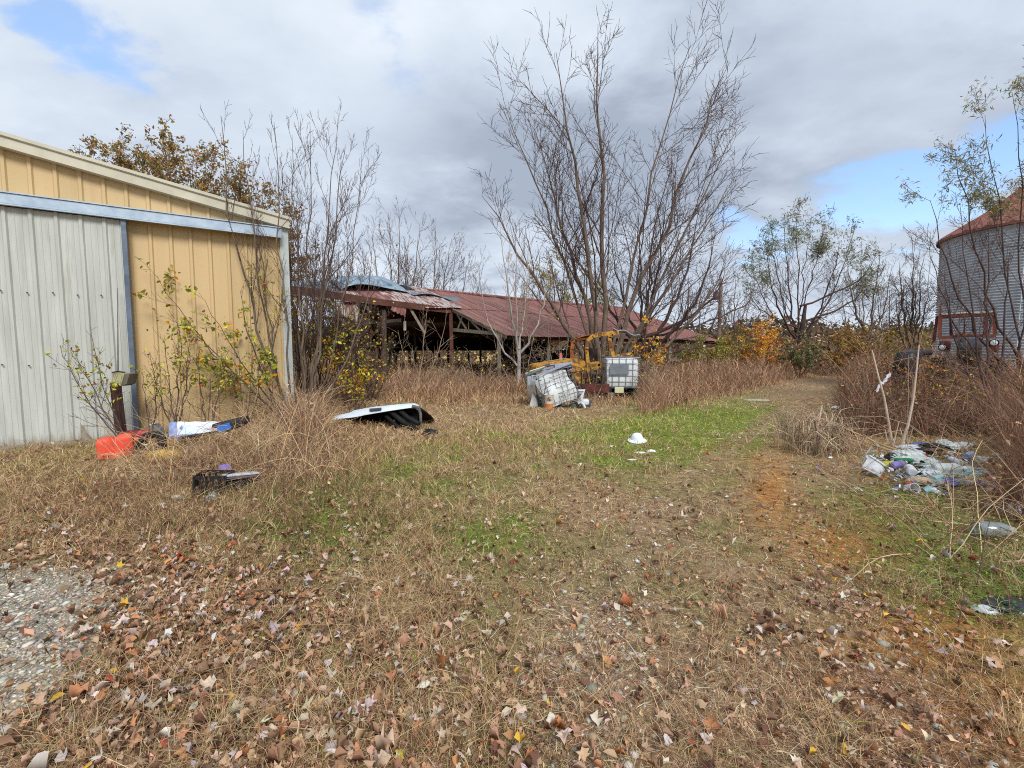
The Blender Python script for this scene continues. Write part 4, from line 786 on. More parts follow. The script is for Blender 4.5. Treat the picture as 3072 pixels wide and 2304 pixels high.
    make_tree('autumn_tree', 'broad brown and olive leaved tree rising behind the metal barn', 'tree', b, vase(b, tips, 25, 1, rg0), [14, 8, 5], [42, 44, 46], [.42, .45, .45], .14, 60, None, (36000, .175, [(3, (.66, .55, .32)), (3, (.58, .54, .30)), (3, (.66, .48, .33)), (2, (.50, .46, .29)), (1.5, (.76, .62, .36))], 'oval', 2, .4), GREYBARK(), TWIG(), fork=(4.5, .24, .1), up=.15, tipr=.009, t0=.35, rr_=.42)
    # trees beyond the shed
    BG = [('bare_tree', 395, 33, [(372, 224, 0, .8), (388, 212, 1, .6), (400, 210, -1, .5), (420, 222, 0, .8), (440, 240, 1, .9), (362, 245, 0, .9), (410, 235, 2, .6)], 'bare spreading tree behind the curled roof sheets', 100, (50, .17, RUS, 'oval', 3, 0)),
          ('bare_tree', 432, 36, [(418, 235, 0, .8), (436, 226, 1, .6), (452, 238, -1, .5), (470, 250, 0, .8), (484, 262, 1, .9), (405, 250, 0, .9), (460, 235, 2, .6)], 'bare bushy tree behind the ridge left of the pale-barked tree', 101, (50, .17, RUS, 'oval', 3, 0)),
          ('bare_tree', 352, 38, [(338, 262, 0, .8), (352, 252, 1, .6), (366, 260, -1, .5), (328, 275, 1, .9), (378, 272, 0, .9)], 'smaller bare tree seen between thicket and shed ridge', 102, None),
          ('pale_tree', 560, 46, [(535, 262, 0, .8), (552, 252, 1, .6), (570, 250, -1, .5), (590, 258, 0, .8), (606, 268, 1, .9)], 'pale yellow-green tree showing far behind the shed ridge', 103, (3200, .2, [(3, (.66, .64, .42)), (2, (.58, .58, .38)), (1, (.74, .68, .44))], 'oval', 2, .6)),
          ('bare_tree', 700, 40, [(680, 288, 0, .8), (700, 270, 1, .6), (724, 286, 0, .8), (690, 295, 0, .9)], 'low bare tree just left of the utility pole', 104, None),
          ('bare_tree', 735, 34, [(722, 282, 0, .8), (735, 275, 1, .6), (752, 284, -1, .8), (765, 296, 0, .8), (745, 300, .5, .6)], 'bare tree just right of the utility pole', 105, (250, .13, OLV, 'oval', 2, .3)),
          ('feathery_tree', 797, 36, [(752, 258, 0, .8), (770, 225, 1.5, .7), (797, 211, -.5, .5), (826, 222, 1, .6), (852, 236, 0, .75), (878, 256, 1, .9), (748, 290, -1, .95), (785, 222, 2, .6), (812, 215, 2, .5), (868, 276, 0, 1.), (840, 240, -2, .8), (765, 240, -2, .8)], 'round-crowned tree with sparse feathery grey-green leaves right of the pole', 106, (5200, .34, WIL, 'narrow', 2, .25, lambda p, B: (p[2] > 6.0) and ((p[0]-B[0])**2+(p[1]-B[1])**2+(p[2]-6.0)**2 > 18.0))),
          ('bare_tree', 866, 29, [(848, 262, 0, .8), (862, 248, 1, .6), (880, 250, -1, .6), (892, 266, 0, .8), (842, 285, 0, .9)], 'grey twiggy tree between the feathery tree and the bin', 107, (500, .12, WIL+OLV, 'narrow', 2, .3)),
          ('slender_tree', 914, 21, [(900, 260, 0, .7), (912, 238, .5, .5), (924, 246, -.3, .5), (930, 262, 0, .8), (896, 285, 0, .9), (918, 270, 0, .6)], 'slender tree with a few drooping leaves beside the bin', 108, (800, .13, WIL+RUS, 'narrow', 1, .3)),
          ('bare_tree', 890, 38, [(878, 285, 0, .8), (890, 275, 1, .6), (905, 284, 0, .8), (915, 290, 0, .8)], 'small far bare tree low behind the brush', 109, None)]
    for i, (nm, u, y, tips, lab, sd, lv) in enumerate(BG):
        b = P(u, 350, y); b.z = 0
        make_tree(nm, lab, 'tree', b, vase(b, tips, y, 1, rg0), [10, 5, 4] if nm != 'slender_tree' else [10, 6, 3], [32, 36, 38], [.40, .45, .48], .06*y/30+.015, sd, 'trees beyond the farmyard', lv, DARKBARK() if nm in ('feathery_tree',) else GREYBARK(), TWIG(), fork=((5.2, .27, .5) if nm == 'feathery_tree' else (2.0+(sd % 3)*.5, .004*y, .1)), up=.25, tipr=.0050*y/22, t0=.25, rr_=.42)
    # willow at the right edge, in front of the bin
    b = Vector((12.9, 11.3, 0)); tips = [(955, 150, 0, .6), (930, 200, .3, .7), (985, 115, .5, .4), (1012, 92, 0, .3), (930, 236, 0, .9), (1040, 80, .5, .5), (1050, 150, 1, .8)]
    make_tree('willow_tree', 'thin-stemmed willow with drooping leaves in front of the grain bin', 'tree', b, vase(b, tips, 11.3, 1, rg0), [7, 6, 4], [34, 36, 40], [.34, .45, .5], .036, 120, None, (4600, .14, WIL+RUS[:2], 'narrow', 2, .3, lambda p, B: p[2] > 5.2-.0*p[0]), DARKBARK(), TWIG(), fork=(1.3, .09, .05), up=.05, tipr=.0042, t0=.3, rr_=.45)
    b = Vector((9.6, 8.9, 0)); make_tree('bare_sapling', 'thin dark bare sapling rising across the right side of the bin', 'tree', b, vase(b, [(960, 205, 0, .6), (988, 222, .3, .6), (945, 270, 0, .8), (1010, 250, 0, .8)], 9.2, 1, rg0), [8, 5], [30, 36], [.3, .45], .03, 121, None, None, DARKBARK(), TWIG(), up=.4, tipr=.0035)
    # orange shrub beside the lane's far end, further autumn shrubs
    for nm, u, y, tips, lab, sd, n, sz_, pal in [
        ('orange_shrub', 762, 28, [(746, 340, 0, .8), (762, 320, 0, .6), (772, 328, .5, .7), (778, 340, 0, .8), (752, 350, -.3, .8), (768, 345, .3, .6)], 'bright orange leaved shrub right of the shed roof end', 130, 1500, .15, ORG),
        ('green_shrub', 800, 26, [(790, 345, 0, .8), (803, 338, 0, .6), (815, 346, 0, .8)], 'dull green shrub at the foot of the feathery tree', 131, 1500, .15, [(3, (.48, .48, .32)), (2, (.56, .54, .36)), (1, (.60, .52, .38))]),
        ('brown_shrub', 850, 27, [(838, 338, 0, .8), (852, 330, 0, .6), (866, 336, 0, .8), (845, 345, 0, .7)], 'rust and olive shrub beyond the lane', 132, 1900, .15, RUS),
        ('brown_shrub', 905, 24, [(885, 335, 0, .8), (905, 326, 0, .6), (925, 335, 0, .8), (895, 345, 0, .7)], 'mixed brown shrub against the foot of the bin', 133, 1500, .14, RUS+OLV),
        ('orange_shrub', 930, 10.6, [(925, 372, 0, .8), (940, 368, 0, .6), (960, 378, 0, .8), (975, 384, 0, .8)], 'small patch of orange and yellow leaves under the rusty tractor', 134, 260, .085, ORG+YEL),
        ('olive_shrub', 700, 27, [(685, 345, 0, .8), (700, 336, 0, .6), (718, 340, 0, .8), (730, 350, 0, .8)], 'olive leaved shrub under the far end of the shed roof', 135, 2000, .13, OLV),
        ('olive_shrub', 735, 28.5, [(722, 340, 0, .8), (738, 330, 0, .6), (750, 340, 0, .8)], 'olive leaved shrub between the shed end and the orange shrub', 136, 1300, .14, OLV+RUS)]:
        b = P(u, 360, y); b.z = 0
        make_tree(nm, lab, 'shrub', b, vase(b, tips, y, 1, rg0), [8, 6], [44, 44], [.45, .5], .03, sd, 'autumn shrubs around the yard', (n, sz_, pal, 'oval', 1, .5), TWIG(), TWIG(), up=.1, tipr=.006)
build_trees()

def build_far():
    # far hedgerow and wood: one mass nobody could count
    rg = np.random.default_rng(8); parts = []; n = 52000
    u = rg.uniform(-40, 1100, n); row = rg.integers(0, 3, n); y = np.where(row == 0, 60, np.where(row == 1, 85, 120))+rg.normal(0, 3, n); x = (u-512)/450*y
    top = (fbm(x*.06, row*7.0, 4, 4))*1.0; tv = 345-np.where(u > 560, 26, 20)*top-8
    hmax = (350-tv)/450*y+1.6; z = hmax*rg.random(n)**.8*rg.uniform(.75, 1.05, n); gap = (u > 395) & (u < 500) & (z > 2.6); k = ~gap; x, y, z = x[k], y[k], z[k]; n = len(x)
    c = pick(rg, n, [(4, (.44, .37, .32)), (3, (.38, .34, .27)), (2, (.50, .41, .33)), (2, (.42, .40, .29)), (1.0, (.58, .40, .28))], .25)
    V, Q, T, C = leaf_cards(rg, np.stack([x, y, z], 1), rg.uniform(.35, .9, n), c, 'oval')
    tag(meshnp('far_hedgerow', V, Q, T, amat('leaf', .8, .3), None, C), 'brown and olive hedgerow and wood along the horizon', None, None, 'stuff')
    # nearer bank of brush beyond the lane on the right
    n = 30000; u = rg.uniform(640, 1060, n); y = rg.uniform(27, 44, n); x = (u-512)/450*y; z = rg.random(n)*(1.6+1.9*fbm(x*.15, y*.12, 14, 3))*np.clip((u-640)/90, .25, 1)
    dx, dy = x-SO.x, y-SO.y; e = dx*SE.x+dy*SE.y; w = dx*SW.x+dy*SW.y; k = ~((e < 21) & (w < 18)) ; x, y, z = x[k], y[k], z[k]; n = len(x)
    V, Q, T, C = leaf_cards(rg, np.stack([x, y, z], 1), rg.uniform(.10, .3, n), pick(rg, n, BRN+[(3, (.46, .44, .30)), (3, (.38, .33, .28)), (2, (.54, .50, .32)), (3, (.45, .38, .32))], .28), 'oval')
    tag(meshnp('brush_bank', V, Q, T, amat('leaf', .8, .3), None, C), 'bank of mixed brown and olive brush beyond the lane', None, None, 'stuff')
build_far()

def build_brush():
    "arching canes and tangled dead stems"
    rg = np.random.default_rng(15)
    def canes(name, x, y, L, el, arch, r, pal, lab, K=8, fork=3):
        n = len(x); az = rg.uniform(0, 6.283, n); P_ = np.zeros((n, K, 3)); P_[:, 0] = np.stack([x, y, H(x, y)-.02], 1); e = el.copy(); a = az.copy()
        for k in range(1, K):
            st = L/(K-1); P_[:, k] = P_[:, k-1]+np.stack([np.cos(e)*np.cos(a)*st, np.cos(e)*np.sin(a)*st, np.sin(e)*st], 1); e -= arch/(K-1)*rg.uniform(.4, 1.6, n); a += rg.normal(0, .13, n)
        P_[..., 2] = np.maximum(P_[..., 2], (H(P_[..., 0].ravel(), P_[..., 1].ravel())).reshape(n, K)+.01)
        W = r[:, None]*np.linspace(1, .4, K)[None]; V1, Q1 = tubes(P_, W, 3); C1 = np.repeat(pick(rg, n, pal, .16), K*3, 0); parts = [(V1, Q1, C1)]
        for f in range(fork):
            k = rg.integers(1, K-1, n); p = P_[np.arange(n), k]; d = unit(P_[np.arange(n), k+1]-p); q = unit(d+rg.normal(0, .55, (n, 3))); l = L*rg.uniform(.12, .4, n)
            S = p[:, None]+q[:, None]*(l[:, None]*np.linspace(0, 1, 4)[None])[..., None]; S[..., 2] += -.15*(l[:, None]*np.linspace(0, 1, 4)[None]**2)*rg.uniform(-1, 1.4, (n, 1)); S[:, 1:] += rg.normal(0, .012, (n, 3, 3))
            S[..., 2] = np.maximum(S[..., 2], .0)
            V2, Q2 = tubes(S, (r*.55)[:, None]*np.linspace(1, .4, 4)[None], 3); parts.append((V2, Q2, np.repeat(pick(rg, n, pal, .16), 12, 0)))
        V, Q, C = merge(parts); tag(meshnp(name, V, Q, None, amat('dead_stem', .9, 0, .15), None, C), lab, None, None, 'stuff')
    # right-hand brush, then the dead leaves caught in it
    x, y = scatter(15000, 4.3, 15, 1.3, 51); u, v = pix(x, y); edge = np.where(u < 838, 368, np.where(u < 880, 422+(u-838)*.8, 458+(u-880)*.46))+rng.normal(0, 5, len(x)); k = (u > 836) & (v < edge) & clear(x, y) & (rng.random(len(x)) < np.clip((u-826)/60, .1, 1)*.8)
    k &= ~((u > 850) & (u < 1020) & (v > 432) & (v < 510) & (rng.random(len(x)) < .97))
    x, y, u, v = x[k], y[k], u[k], v[k]; n = len(x); sc = np.clip((y-3.4)/4.0, .3, 1.1)
    canes('right_brush', x, y, rg.lognormal(0, .42, n)*1.05*sc, rg.uniform(.5, 1.57, n), rg.uniform(-.3, 2.4, n), np.maximum(.0022, y*.0005)*rg.uniform(.5, 1.6, n), DKB+GREY[:1]+DKB+GREY[1:2], 'thick tangle of dead grey-brown stems along the right side', 8, 3)
    k = rg.integers(0, n, 5200); px, py = x[k]+rg.normal(0, .25, len(k)), y[k]+rg.normal(0, .25, len(k)); pos = np.stack([px, py, H(px, py)+rg.random(len(k))*1.35*np.clip((py-3.4)/4, .3, 1.1)], 1)
    V, Q, T, C = leaf_cards(rg, pos, rg.uniform(.03, .075, len(k)), pick(rg, len(k), [(4, (.56, .40, .30)), (3, (.68, .52, .38)), (2, (.72, .48, .26)), (2, (.44, .30, .25)), (1, (.70, .64, .30)), (1, (.50, .26, .22))], .25), 'oval')
    tag(meshnp('brush_leaves', V, Q, T, amat('leaf', .8, .3), None, C), 'dead brown and rusty leaves caught in the right-hand brush', None, None, 'stuff')
    # lying canes in front of and over the trash
    u = rg.uniform(905, 1080, 190); v = rg.uniform(425, 570, 190); pts = [G(a, b) for a, b in zip(u, v)]; x = np.array([p.x for p in pts]); y = np.array([p.y for p in pts]); n = len(x)
    canes('arching_canes', x, y, rg.uniform(.5, 1.5, n), rg.uniform(.15, 1.1, n), rg.uniform(.3, 1.5, n), rg.uniform(.0025, .0055, n), [(4, (.80, .68, .54)), (3, (.64, .50, .38)), (2, (.80, .70, .58)), (1, (.52, .38, .32))], 'pale arching dead canes over the trash', 8, 2)
    # left junk-side tangle
    x, y = scatter(22000, 5.0, 13, 1.25, 52); u, v = pix(x, y); k = (u > 110) & (u < 345) & (v > 385) & (v < 500) & clear(x, y); w = np.clip(bl(u, v, 265, 440, 70, 32)*1.1+.35*bl(u, v, 180, 470, 60, 18)+.5*(v < 420), 0, 1); w = np.where((u < 240) & (v < 466) & (v > 432), w*.10, w)
    k &= (rng.random(len(x)) < w*.75); k &= ~((u > 322) & (v > 402)); x, y = x[k], y[k]; n = len(x)
    canes('left_tangle', x, y, rg.uniform(.25, 1.1, n), rg.uniform(.5, 1.5, n), rg.uniform(.2, 1.9, n), np.maximum(.0022, y*.0005)*rg.uniform(.6, 1.9, n), GREY+TAN+TAN[:2], 'tangle of bent dead weeds between the junk and the barn', 7, 3)
    # thick pale bent stems around the left junk
    x, y = scatter(4200, 5.0, 12, 1.25, 57); u, v = pix(x, y); k = (u > 120) & (u < 350) & (v > 405) & (v < 505) & clear(x, y); w = np.clip(.9*bl(u, v, 262, 455, 65, 30)+.4*bl(u, v, 190, 480, 70, 16)+.25*bl(u, v, 325, 440, 40, 25), 0, 1); w = np.where((u < 235) & (v < 462) & (v > 434), w*.25, w); k &= rng.random(len(x)) < w; k &= ~((u > 322) & (v < 428)); x, y = x[k], y[k]; n = len(x)
    canes('left_canes', x, y, rg.uniform(.3, 1.15, n), rg.uniform(.6, 1.5, n), rg.uniform(.4, 2.6, n), rg.uniform(.0028, .006, n), [(4, (.86, .74, .56)), (3, (.76, .62, .46)), (2, (.62, .48, .36)), (1, (.90, .80, .64))], 'thick pale bent dead stems around the left junk', 7, 2)
    # thin dark upright weed stems in the front yard
    x, y = scatter(7000, 2.4, 7.5, 1.22, 53); u, v = pix(x, y); w = .95*bl(u, v, 130, 505, 160, 32)+.5*bl(u, v, 330, 520, 90, 50)+.15*bl(u, v, 960, 620, 80, 60)+.02; k = rng.random(len(x)) < w; x, y = x[k], y[k]; n = len(x)
    canes('thin_weed_stems', x, y, rg.uniform(.08, .42, n), rg.uniform(1.1, 1.57, n), rg.uniform(-.1, .5, n), rg.uniform(.0011, .0026, n), [(3, (.40, .29, .23)), (3, (.54, .39, .29)), (1, (.30, .24, .20)), (1, (.68, .54, .42))], 'thin dark weed stems standing in the front grass', 5, 4)
build_brush()
# ------------------------------------------------------------------ machines and tanks
def rotz(a): return Matrix.Rotation(a, 3, 'Z')
def frame(loc, rz=0, rx=0, ry=0):
    M = Matrix.Translation(Vector(loc)) @ Matrix.Rotation(rz, 4, 'Z') @ Matrix.Rotation(rx, 4, 'X') @ Matrix.Rotation(ry, 4, 'Y'); return M
class LB(MB):
    "MB whose shapes are given in a local frame"
    def __init__(s, M): super().__init__(); s.M = M
    def add(s, vs, fs): return super().add([s.M @ Vector(v) for v in vs], fs)
def wheel(M, c, r, w, parent, name='wheel', tyre='tyre_rubber', hub=None, axis='Y', lug=0):
    rot = Matrix.Rotation(R(90), 3, 'X') if axis == 'Y' else Matrix.Rotation(R(90), 3, 'Y')
    m = LB(M); m.lathe([(r*.58, -w/2), (r*.8, -w/2*1.05), (r*.95, -w/2*.9), (r, -w*.3), (r, w*.3), (r*.95, w/2*.9), (r*.8, w/2*1.05), (r*.58, w/2), (r*.58, -w/2)], c, rot, 28)
    if lug:
        for k in range(lug):
            a = 2*math.pi*k/lug
            for s_ in (-1, 1):
                p = Vector((math.cos(a)*r*1.01, math.sin(a)*r*1.01, s_*w*.24)); m.box(Vector(c)+rot @ p, (.05, .05, w*.5) if axis == 'Y' else (.05, .05, w*.5), rot @ Matrix.Rotation(a+.3*s_, 3, 'Z'))
    wh = m.build(name, mat(tyre, s2l((.13, .13, .13)), s2l((.22, .21, .20)), 6, .85, 0, .2, 40, (1, 1, 1), s2l((.36, .30, .24)), 3, .62, .1), parent, True)
    if hub:
        m = LB(M); m.lathe([(.02, w*.2), (r*.2, w*.22), (r*.25, w*.05), (r*.5, 0), (r*.585, w*.4), (r*.6, w*.42), (r*.6, -w*.42), (r*.5, -w*.1), (.02, -w*.1)], c, rot, 24); m.build('rim', hub, wh, True)
    return wh
def build_loader():
    b = Vector((1.75, 15.7, 0)); t = thing('yellow_loader', 'derelict yellow track loader with a bent roll frame, overgrown by brambles', 'loader', b)
    yl = mat('old_yellow_paint', s2l((.66, .49, .17)), s2l((.78, .59, .24)), 5, .75, 0, .25, 30, (1, 1, 1), s2l((.44, .28, .19)), 4.5, .49, .07)
    ru = mat('loader_rust', s2l((.46, .26, .16)), s2l((.66, .40, .22)), 5, .9, 0, .3, 40, (1, 1, 1), s2l((.74, .48, .18)), 4, .55, .1)
    dk = mat('engine_dark', s2l((.12, .10, .09)), s2l((.26, .20, .16)), 6, .8, .1, .2, 40)
    y = 15.7
    def q(u, v, dy=0): return P(u, v, y+dy)
    X = lambda u: P(u, 350, y).x; Z = lambda v: P(600, v, y).z
    # hood: side outline with rounded corners pushed back
    m = MB(); out = [(557, 361.5), (575, 358.6), (581, 358.8), (585, 361.5), (587, 367), (587.5, 378), (584, 378), (583.5, 372), (580, 367), (574, 365.5), (566, 366.5), (560, 368.5), (557.5, 374), (536.5, 374), (536.3, 367), (537.5, 365)]
    m.prism([q(u, v) for u, v in out], (-.25, .95, 0)); hd = m.build('hood', yl, t)
    m = MB()
    for k in range(8): m.prism([q(537.6+k*1.15, 366.2), q(538.1+k*1.15, 366.2), q(538.1+k*1.15, 373.6), q(537.6+k*1.15, 373.6)], (0, -.02, 0))
    m.build('grille', ru, hd)
    m = MB(); m.prism([q(547, 366), q(548, 366), q(548, 374), q(547, 374)], (0, -.03, 0)); m.prism([q(536, 374), q(559, 374), q(559, 375.5), q(536, 375.5)], (-.2, .9, 0)); m.build('hood_strap', dk, hd)
    m = MB(); m.box((X(571), y+.5, Z(373)), (.85, .6, .42), None, .06); m.tube([q(560, 371, .25), q(568, 369.5, .2), q(580, 371, .2)], .05, 8); m.box((X(548), y+.55, Z(383)), (.7, .7, .5), None, .05); m.build('engine', dk, t)
    m = MB(); m.box((X(562), y+.4, Z(356.8)), (.09, .09, .26), None, .01); m.build('exhaust_stack', mat('faded_red', s2l((.74, .34, .34)), s2l((.84, .50, .48)), 4, .7), t)
    m = MB(); m.box((X(562), y+.4, Z(359.5)), (.12, .12, .08), None, .01); m.build('exhaust_base', mat('grey_metal', s2l((.5, .5, .5)), s2l((.62, .62, .6)), 4, .6, .3), t)
    # roll frame
    def arc(pts, w, d, mt, name, dy=0, push=.09):
        m = MB(); P_ = [q(u, v, dy) for u, v in pts]
        for a, b_ in zip(P_[:-1], P_[1:]): m.beam(a, b_+(b_-a).normalized()*.02, w, d)
        return m.build(name, mt, t)
    arc([(588.5, 382), (588, 364), (586.5, 350), (587, 342), (592, 336.5), (598, 334.6), (618, 332.4)], .11, .13, yl, 'roll_frame')
    arc([(617.5, 333), (612, 334), (609, 337), (611, 347), (613.5, 357)], .10, .12, yl, 'roll_frame', -.02)
    arc([(572, 362), (571.5, 350), (573, 343), (577, 340)], .12, .12, ru, 'roll_frame', .85)
    m = MB(); m.prism([q(576, 338.6, .7), q(587, 335.5, .3), q(600, 333.6, .2), q(600, 335.6, .2), q(589, 338.5, .3), q(577, 341.6, .7)], (0, .5, .02)); m.build('roof_plate', ru, t)
    m = MB(); m.grid(lambda a, b_: q(613.5+27*a, 327.6+8.2*a+2.6*b_+1.1*math.sin(a*11), .05+.7*b_), 24, 8, .02); m.build('crumpled_roof_panel', mat('panel_blue_grey', s2l((.50, .58, .62)), s2l((.70, .76, .78)), 4, .5, .2, .1, 20, (1, 1, 1), s2l((.36, .34, .36)), 3, .56, .1), t)
    arc([(613, 357), (620, 355), (631, 353.6), (633, 358)], .07, .08, yl, 'rear_rail', .1)
    arc([(569, 370.6), (590, 368.8), (604, 367)], .09, .10, yl, 'lift_arm', -.35)
    arc([(589, 364.5), (599, 363.6), (601, 368)], .16, .16, yl, 'control_box', .15)
    m = MB(); m.lathe([(.001, 0), (.16, 0), (.17, .05), (.17, .6), (.15, .66), (.001, .66)], (X(575.8), y-.2, Z(385)), None, 16); m.build('hydraulic_cylinder', yl, t, True)
    arc([(583.5, 372), (583, 386)], .10, .10, yl, 'frame_leg', 0)
    m = MB(); m.box((X(592), y+.8, Z(362)), (.5, .5, .1), None, .03); m.box((X(596), y+1.05, Z(355)), (.5, .09, .5), None, .03); m.build('seat', dk, t)
    for dy in (.1, 1.15):
        m = MB(); x0, x1 = X(549), X(612); pts = []
        for k in range(24):
            a = 2*math.pi*k/24; pts.append(Vector(((x0 if math.cos(a) < 0 else x1)+.32*math.cos(a), y+dy, .36+.32*math.sin(a))))
        m.prism(pts, (0, .34, 0)); tr_ = m.build('track', dk, t)
    m = MB(); m.beam((X(574), y-1.0, .36), (X(604), y-.9, .34), .08, .28); m.beam((X(574), y-1.0, .40), (X(578), y+.1, .42), .08, .3); m.build('bucket_side', mat('dull_red', s2l((.34, .17, .16)), s2l((.46, .26, .24)), 4, .9, 0, .1, 30, (1, 1, 1), s2l((.36, .24, .2)), 5, .55, .1), t)
build_loader()

def cage(M, W_, D_, Hh, mt, name, parent, r=.0075, jit=0.0, z0=.14, nv=5, nh=5):
    m = LB(M); g = random.Random(4)
    j = lambda: g.uniform(-jit, jit)
    for side in range(4):
        for k in range(nv if side % 2 == 0 else nv):
            a = -W_/2+W_*k/(nv-1) if side % 2 == 0 else -D_/2+D_*k/(nv-1)
            if side == 0: p = lambda z: (a+j(), -D_/2+j(), z)
            elif side == 2: p = lambda z: (a+j(), D_/2+j(), z)
            elif side == 1: p = lambda z: (W_/2+j(), a+j(), z)
            else: p = lambda z: (-W_/2+j(), a+j(), z)
            m.tube([p(z0), p(z0+(Hh-z0)*.5), p(Hh)], r, 6)
    for k in range(nh):
        z = z0+(Hh-z0)*k/(nh-1); rr_ = r*(1.6 if k == nh-1 else 1.0)
        pts = [(-W_/2, -D_/2), (0, -D_/2), (W_/2, -D_/2), (W_/2, 0), (W_/2, D_/2), (0, D_/2), (-W_/2, D_/2), (-W_/2, 0), (-W_/2, -D_/2)]
        m.tube([(a+j(), b_+j(), z+j()) for a, b_ in pts], rr_, 6)
    return m.build(name, mt, parent)
def rbox(m, W_, D_, z0, z1, r, bulge=.0, fn=None):
    bm = bmesh.new(); bmesh.ops.create_cube(bm, size=1); bmesh.ops.subdivide_edges(bm, edges=bm.edges[:], cuts=7, use_grid_fill=True)
    for v in bm.verts:
        x, y, z = v.co; x *= W_; y *= D_; z = z*(z1-z0)
        c = Vector((max(-W_/2+r, min(W_/2-r, x)), max(-D_/2+r, min(D_/2-r, y)), max(-(z1-z0)/2+r, min((z1-z0)/2-r, z)))); d = Vector((x, y, z))-c
        if d.length > 0: d = d.normalized()*r
        q = c+d; q.z += (z0+z1)/2; v.co = Vector(fn(q)) if fn else q
    bm.verts.index_update(); m.add([v.co for v in bm.verts], [[v.index for v in f.verts] for f in bm.faces]); bm.free()
def build_tanks():
    st = mat('cage_steel', s2l((.40, .41, .44)), s2l((.56, .57, .60)), 6, .45, .6)
    wh = mat('tank_white', s2l((.78, .80, .80)), s2l((.86, .87, .87)), 3, .5, 0, .05, 10, (1, 1, .4), s2l((.66, .67, .62)), 2.5, .55, .2)
    gp = mat('label_plate_grey', s2l((.40, .43, .46)), s2l((.52, .55, .57)), 3, .5, .2, 0, 10, (1, 1, 1), s2l((.66, .68, .68)), 4, .62, .05)
    c = P(620, 391, 15.0); c.z = .20; c.x += .1; c.y += .5; M = frame(c, R(-3))
    t = thing('caged_tank', 'upright white plastic tank in a steel cage with a grey plate, beside the yellow loader', 'storage tank', c)
    m = LB(M); rbox(m, 1.06, 1.0, .15, 1.12, .10); m.build('tank_body', wh, t, True)
    cage(M, 1.12, 1.06, 1.15, st, 'cage', t, .0095, 0, .14, 6, 6)
    m = LB(M); m.box((-.12, -.548, .75), (.62, .012, .33), None); m.build('plate', gp, t)
    m = LB(M); rbox(m, .30, .2, 1.10, 1.17, .03); m.lathe([(.001, 1.16), (.1, 1.16), (.1, 1.2), (.001, 1.2)], (0, 0, 0), None, 20); m.build('lid', gp, t)
    m = LB(M)
    for a in (-.42, 0, .42): m.box((a, 0, .06), (.14, 1.06, .12), None, .01)
    m.box((0, -.5, .128), (1.14, .1, .03)); m.box((0, .5, .128), (1.14, .1, .03)); m.box((0, 0, -.02), (1.1, 1.06, .03)); m.build('pallet', mat('pallet_black', s2l((.12, .12, .12)), s2l((.24, .23, .22)), 5, .8), t)
    m = LB(M); m.box((-.12, -.6, .07), (.30, .05, .2), None, .02); m.build('valve_guard', mat('yellowed_white', s2l((.78, .77, .60)), s2l((.84, .83, .72)), 5, .6), t)
    for sgn, lab in ((-1, 'left one of two rough timbers under the upright caged tank'), (1, 'right one of two rough timbers under the upright caged tank')):
        m = MB(); m.box((c.x+.42*sgn, c.y, .075), (.2, 1.1, .21), None, .01); o = m.build('timber', mat('weathered_wood', (.2, .2, .2)), None); tag(o, lab, 'timber', 'timbers under the tank')
    # the collapsed one
    c = P(557, 407, 12.7); c.z = 0; M = frame(c, R(20), R(-5), R(-15))
    t = thing('crushed_caged_tank', 'crushed white caged tank leaning left of the yellow loader', 'storage tank', c)
    M = M @ Matrix.Translation((0, 0, .02)); Sh = lambda q: (q.x+.05*math.sin(q.z*7+q.y*3)-.10*q.z, q.y+.05*math.sin(q.x*9)+.03*math.sin(q.z*11), q.z+.06*math.sin(q.x*5+1)*(q.z/1.0))
    m = LB(M); rbox(m, .98, .9, .06, .98, .08, 0, Sh); m.build('tank_body', wh, t, True)
    cage(M, 1.06, .98, 1.02, st, 'cage', t, .007, .03, .03, 8, 9)
    m = LB(M); m.beam((-.6, -.5, 1.03), (.55, -.54, 1.10), .04, .06); m.beam((-.55, .3, 1.12), (.5, .45, 1.05), .04, .05); m.box((.2, -.2, 1.14), (.55, .5, .03), Matrix.Rotation(.25, 3, 'Y')); m.box((.28, -.45, 1.08), (.5, .1, .14), Matrix.Rotation(.15, 3, 'Y'), .01); m.build('bent_top_frame', mat('lilac_grey_metal', s2l((.52, .53, .60)), s2l((.64, .65, .70)), 6, .5, .3), t)
    m = LB(M); m.box((-.3, .1, 1.12), (.5, .4, .02), Matrix.Rotation(-.3, 3, 'X')); m.build('torn_panel', mat('teal_grey_panel', s2l((.68, .74, .72)), s2l((.80, .84, .82)), 4, .6), t)
    c2 = P(533.5, 393, 12.4); hs = mat('grey_plastic', s2l((.50, .53, .56)), s2l((.66, .68, .70)), 5, .5)
    m = MB(); m.box(c2+Vector((.0, 0, .30)), (.17, .14, .20), rotz(.2), .02); m.box(c2+Vector((0, -.0, .44)), (.13, .1, .12), rotz(.2), .02); m.box(c2+Vector((-.12, 0, .33)), (.12, .1, .26), rotz(.1), .02); m.build('pump_head', hs, t)
    m = MB(); m.tube([c2+Vector((.05+.13-.13*math.cos(a), -.25, .24-.36*math.sin(a)*1.0)) for a in np.linspace(-.5, 3.6, 16)], .013, 8); m.build('hose', mat('tyre_rubber', s2l((.13, .13, .13)), s2l((.22, .21, .20)), 6, .85), t, True)
    m = MB(); m.prism([c2+Vector(v) for v in ((.0, 0, .22), (.12, 0, .1), (.28, 0, -.42), (.16, 0, -.42))], (0, .1, 0)); m.build('dark_strut', mat('dark_grey_plastic', s2l((.24, .23, .22)), s2l((.34, .33, .32)), 5, .6), t)
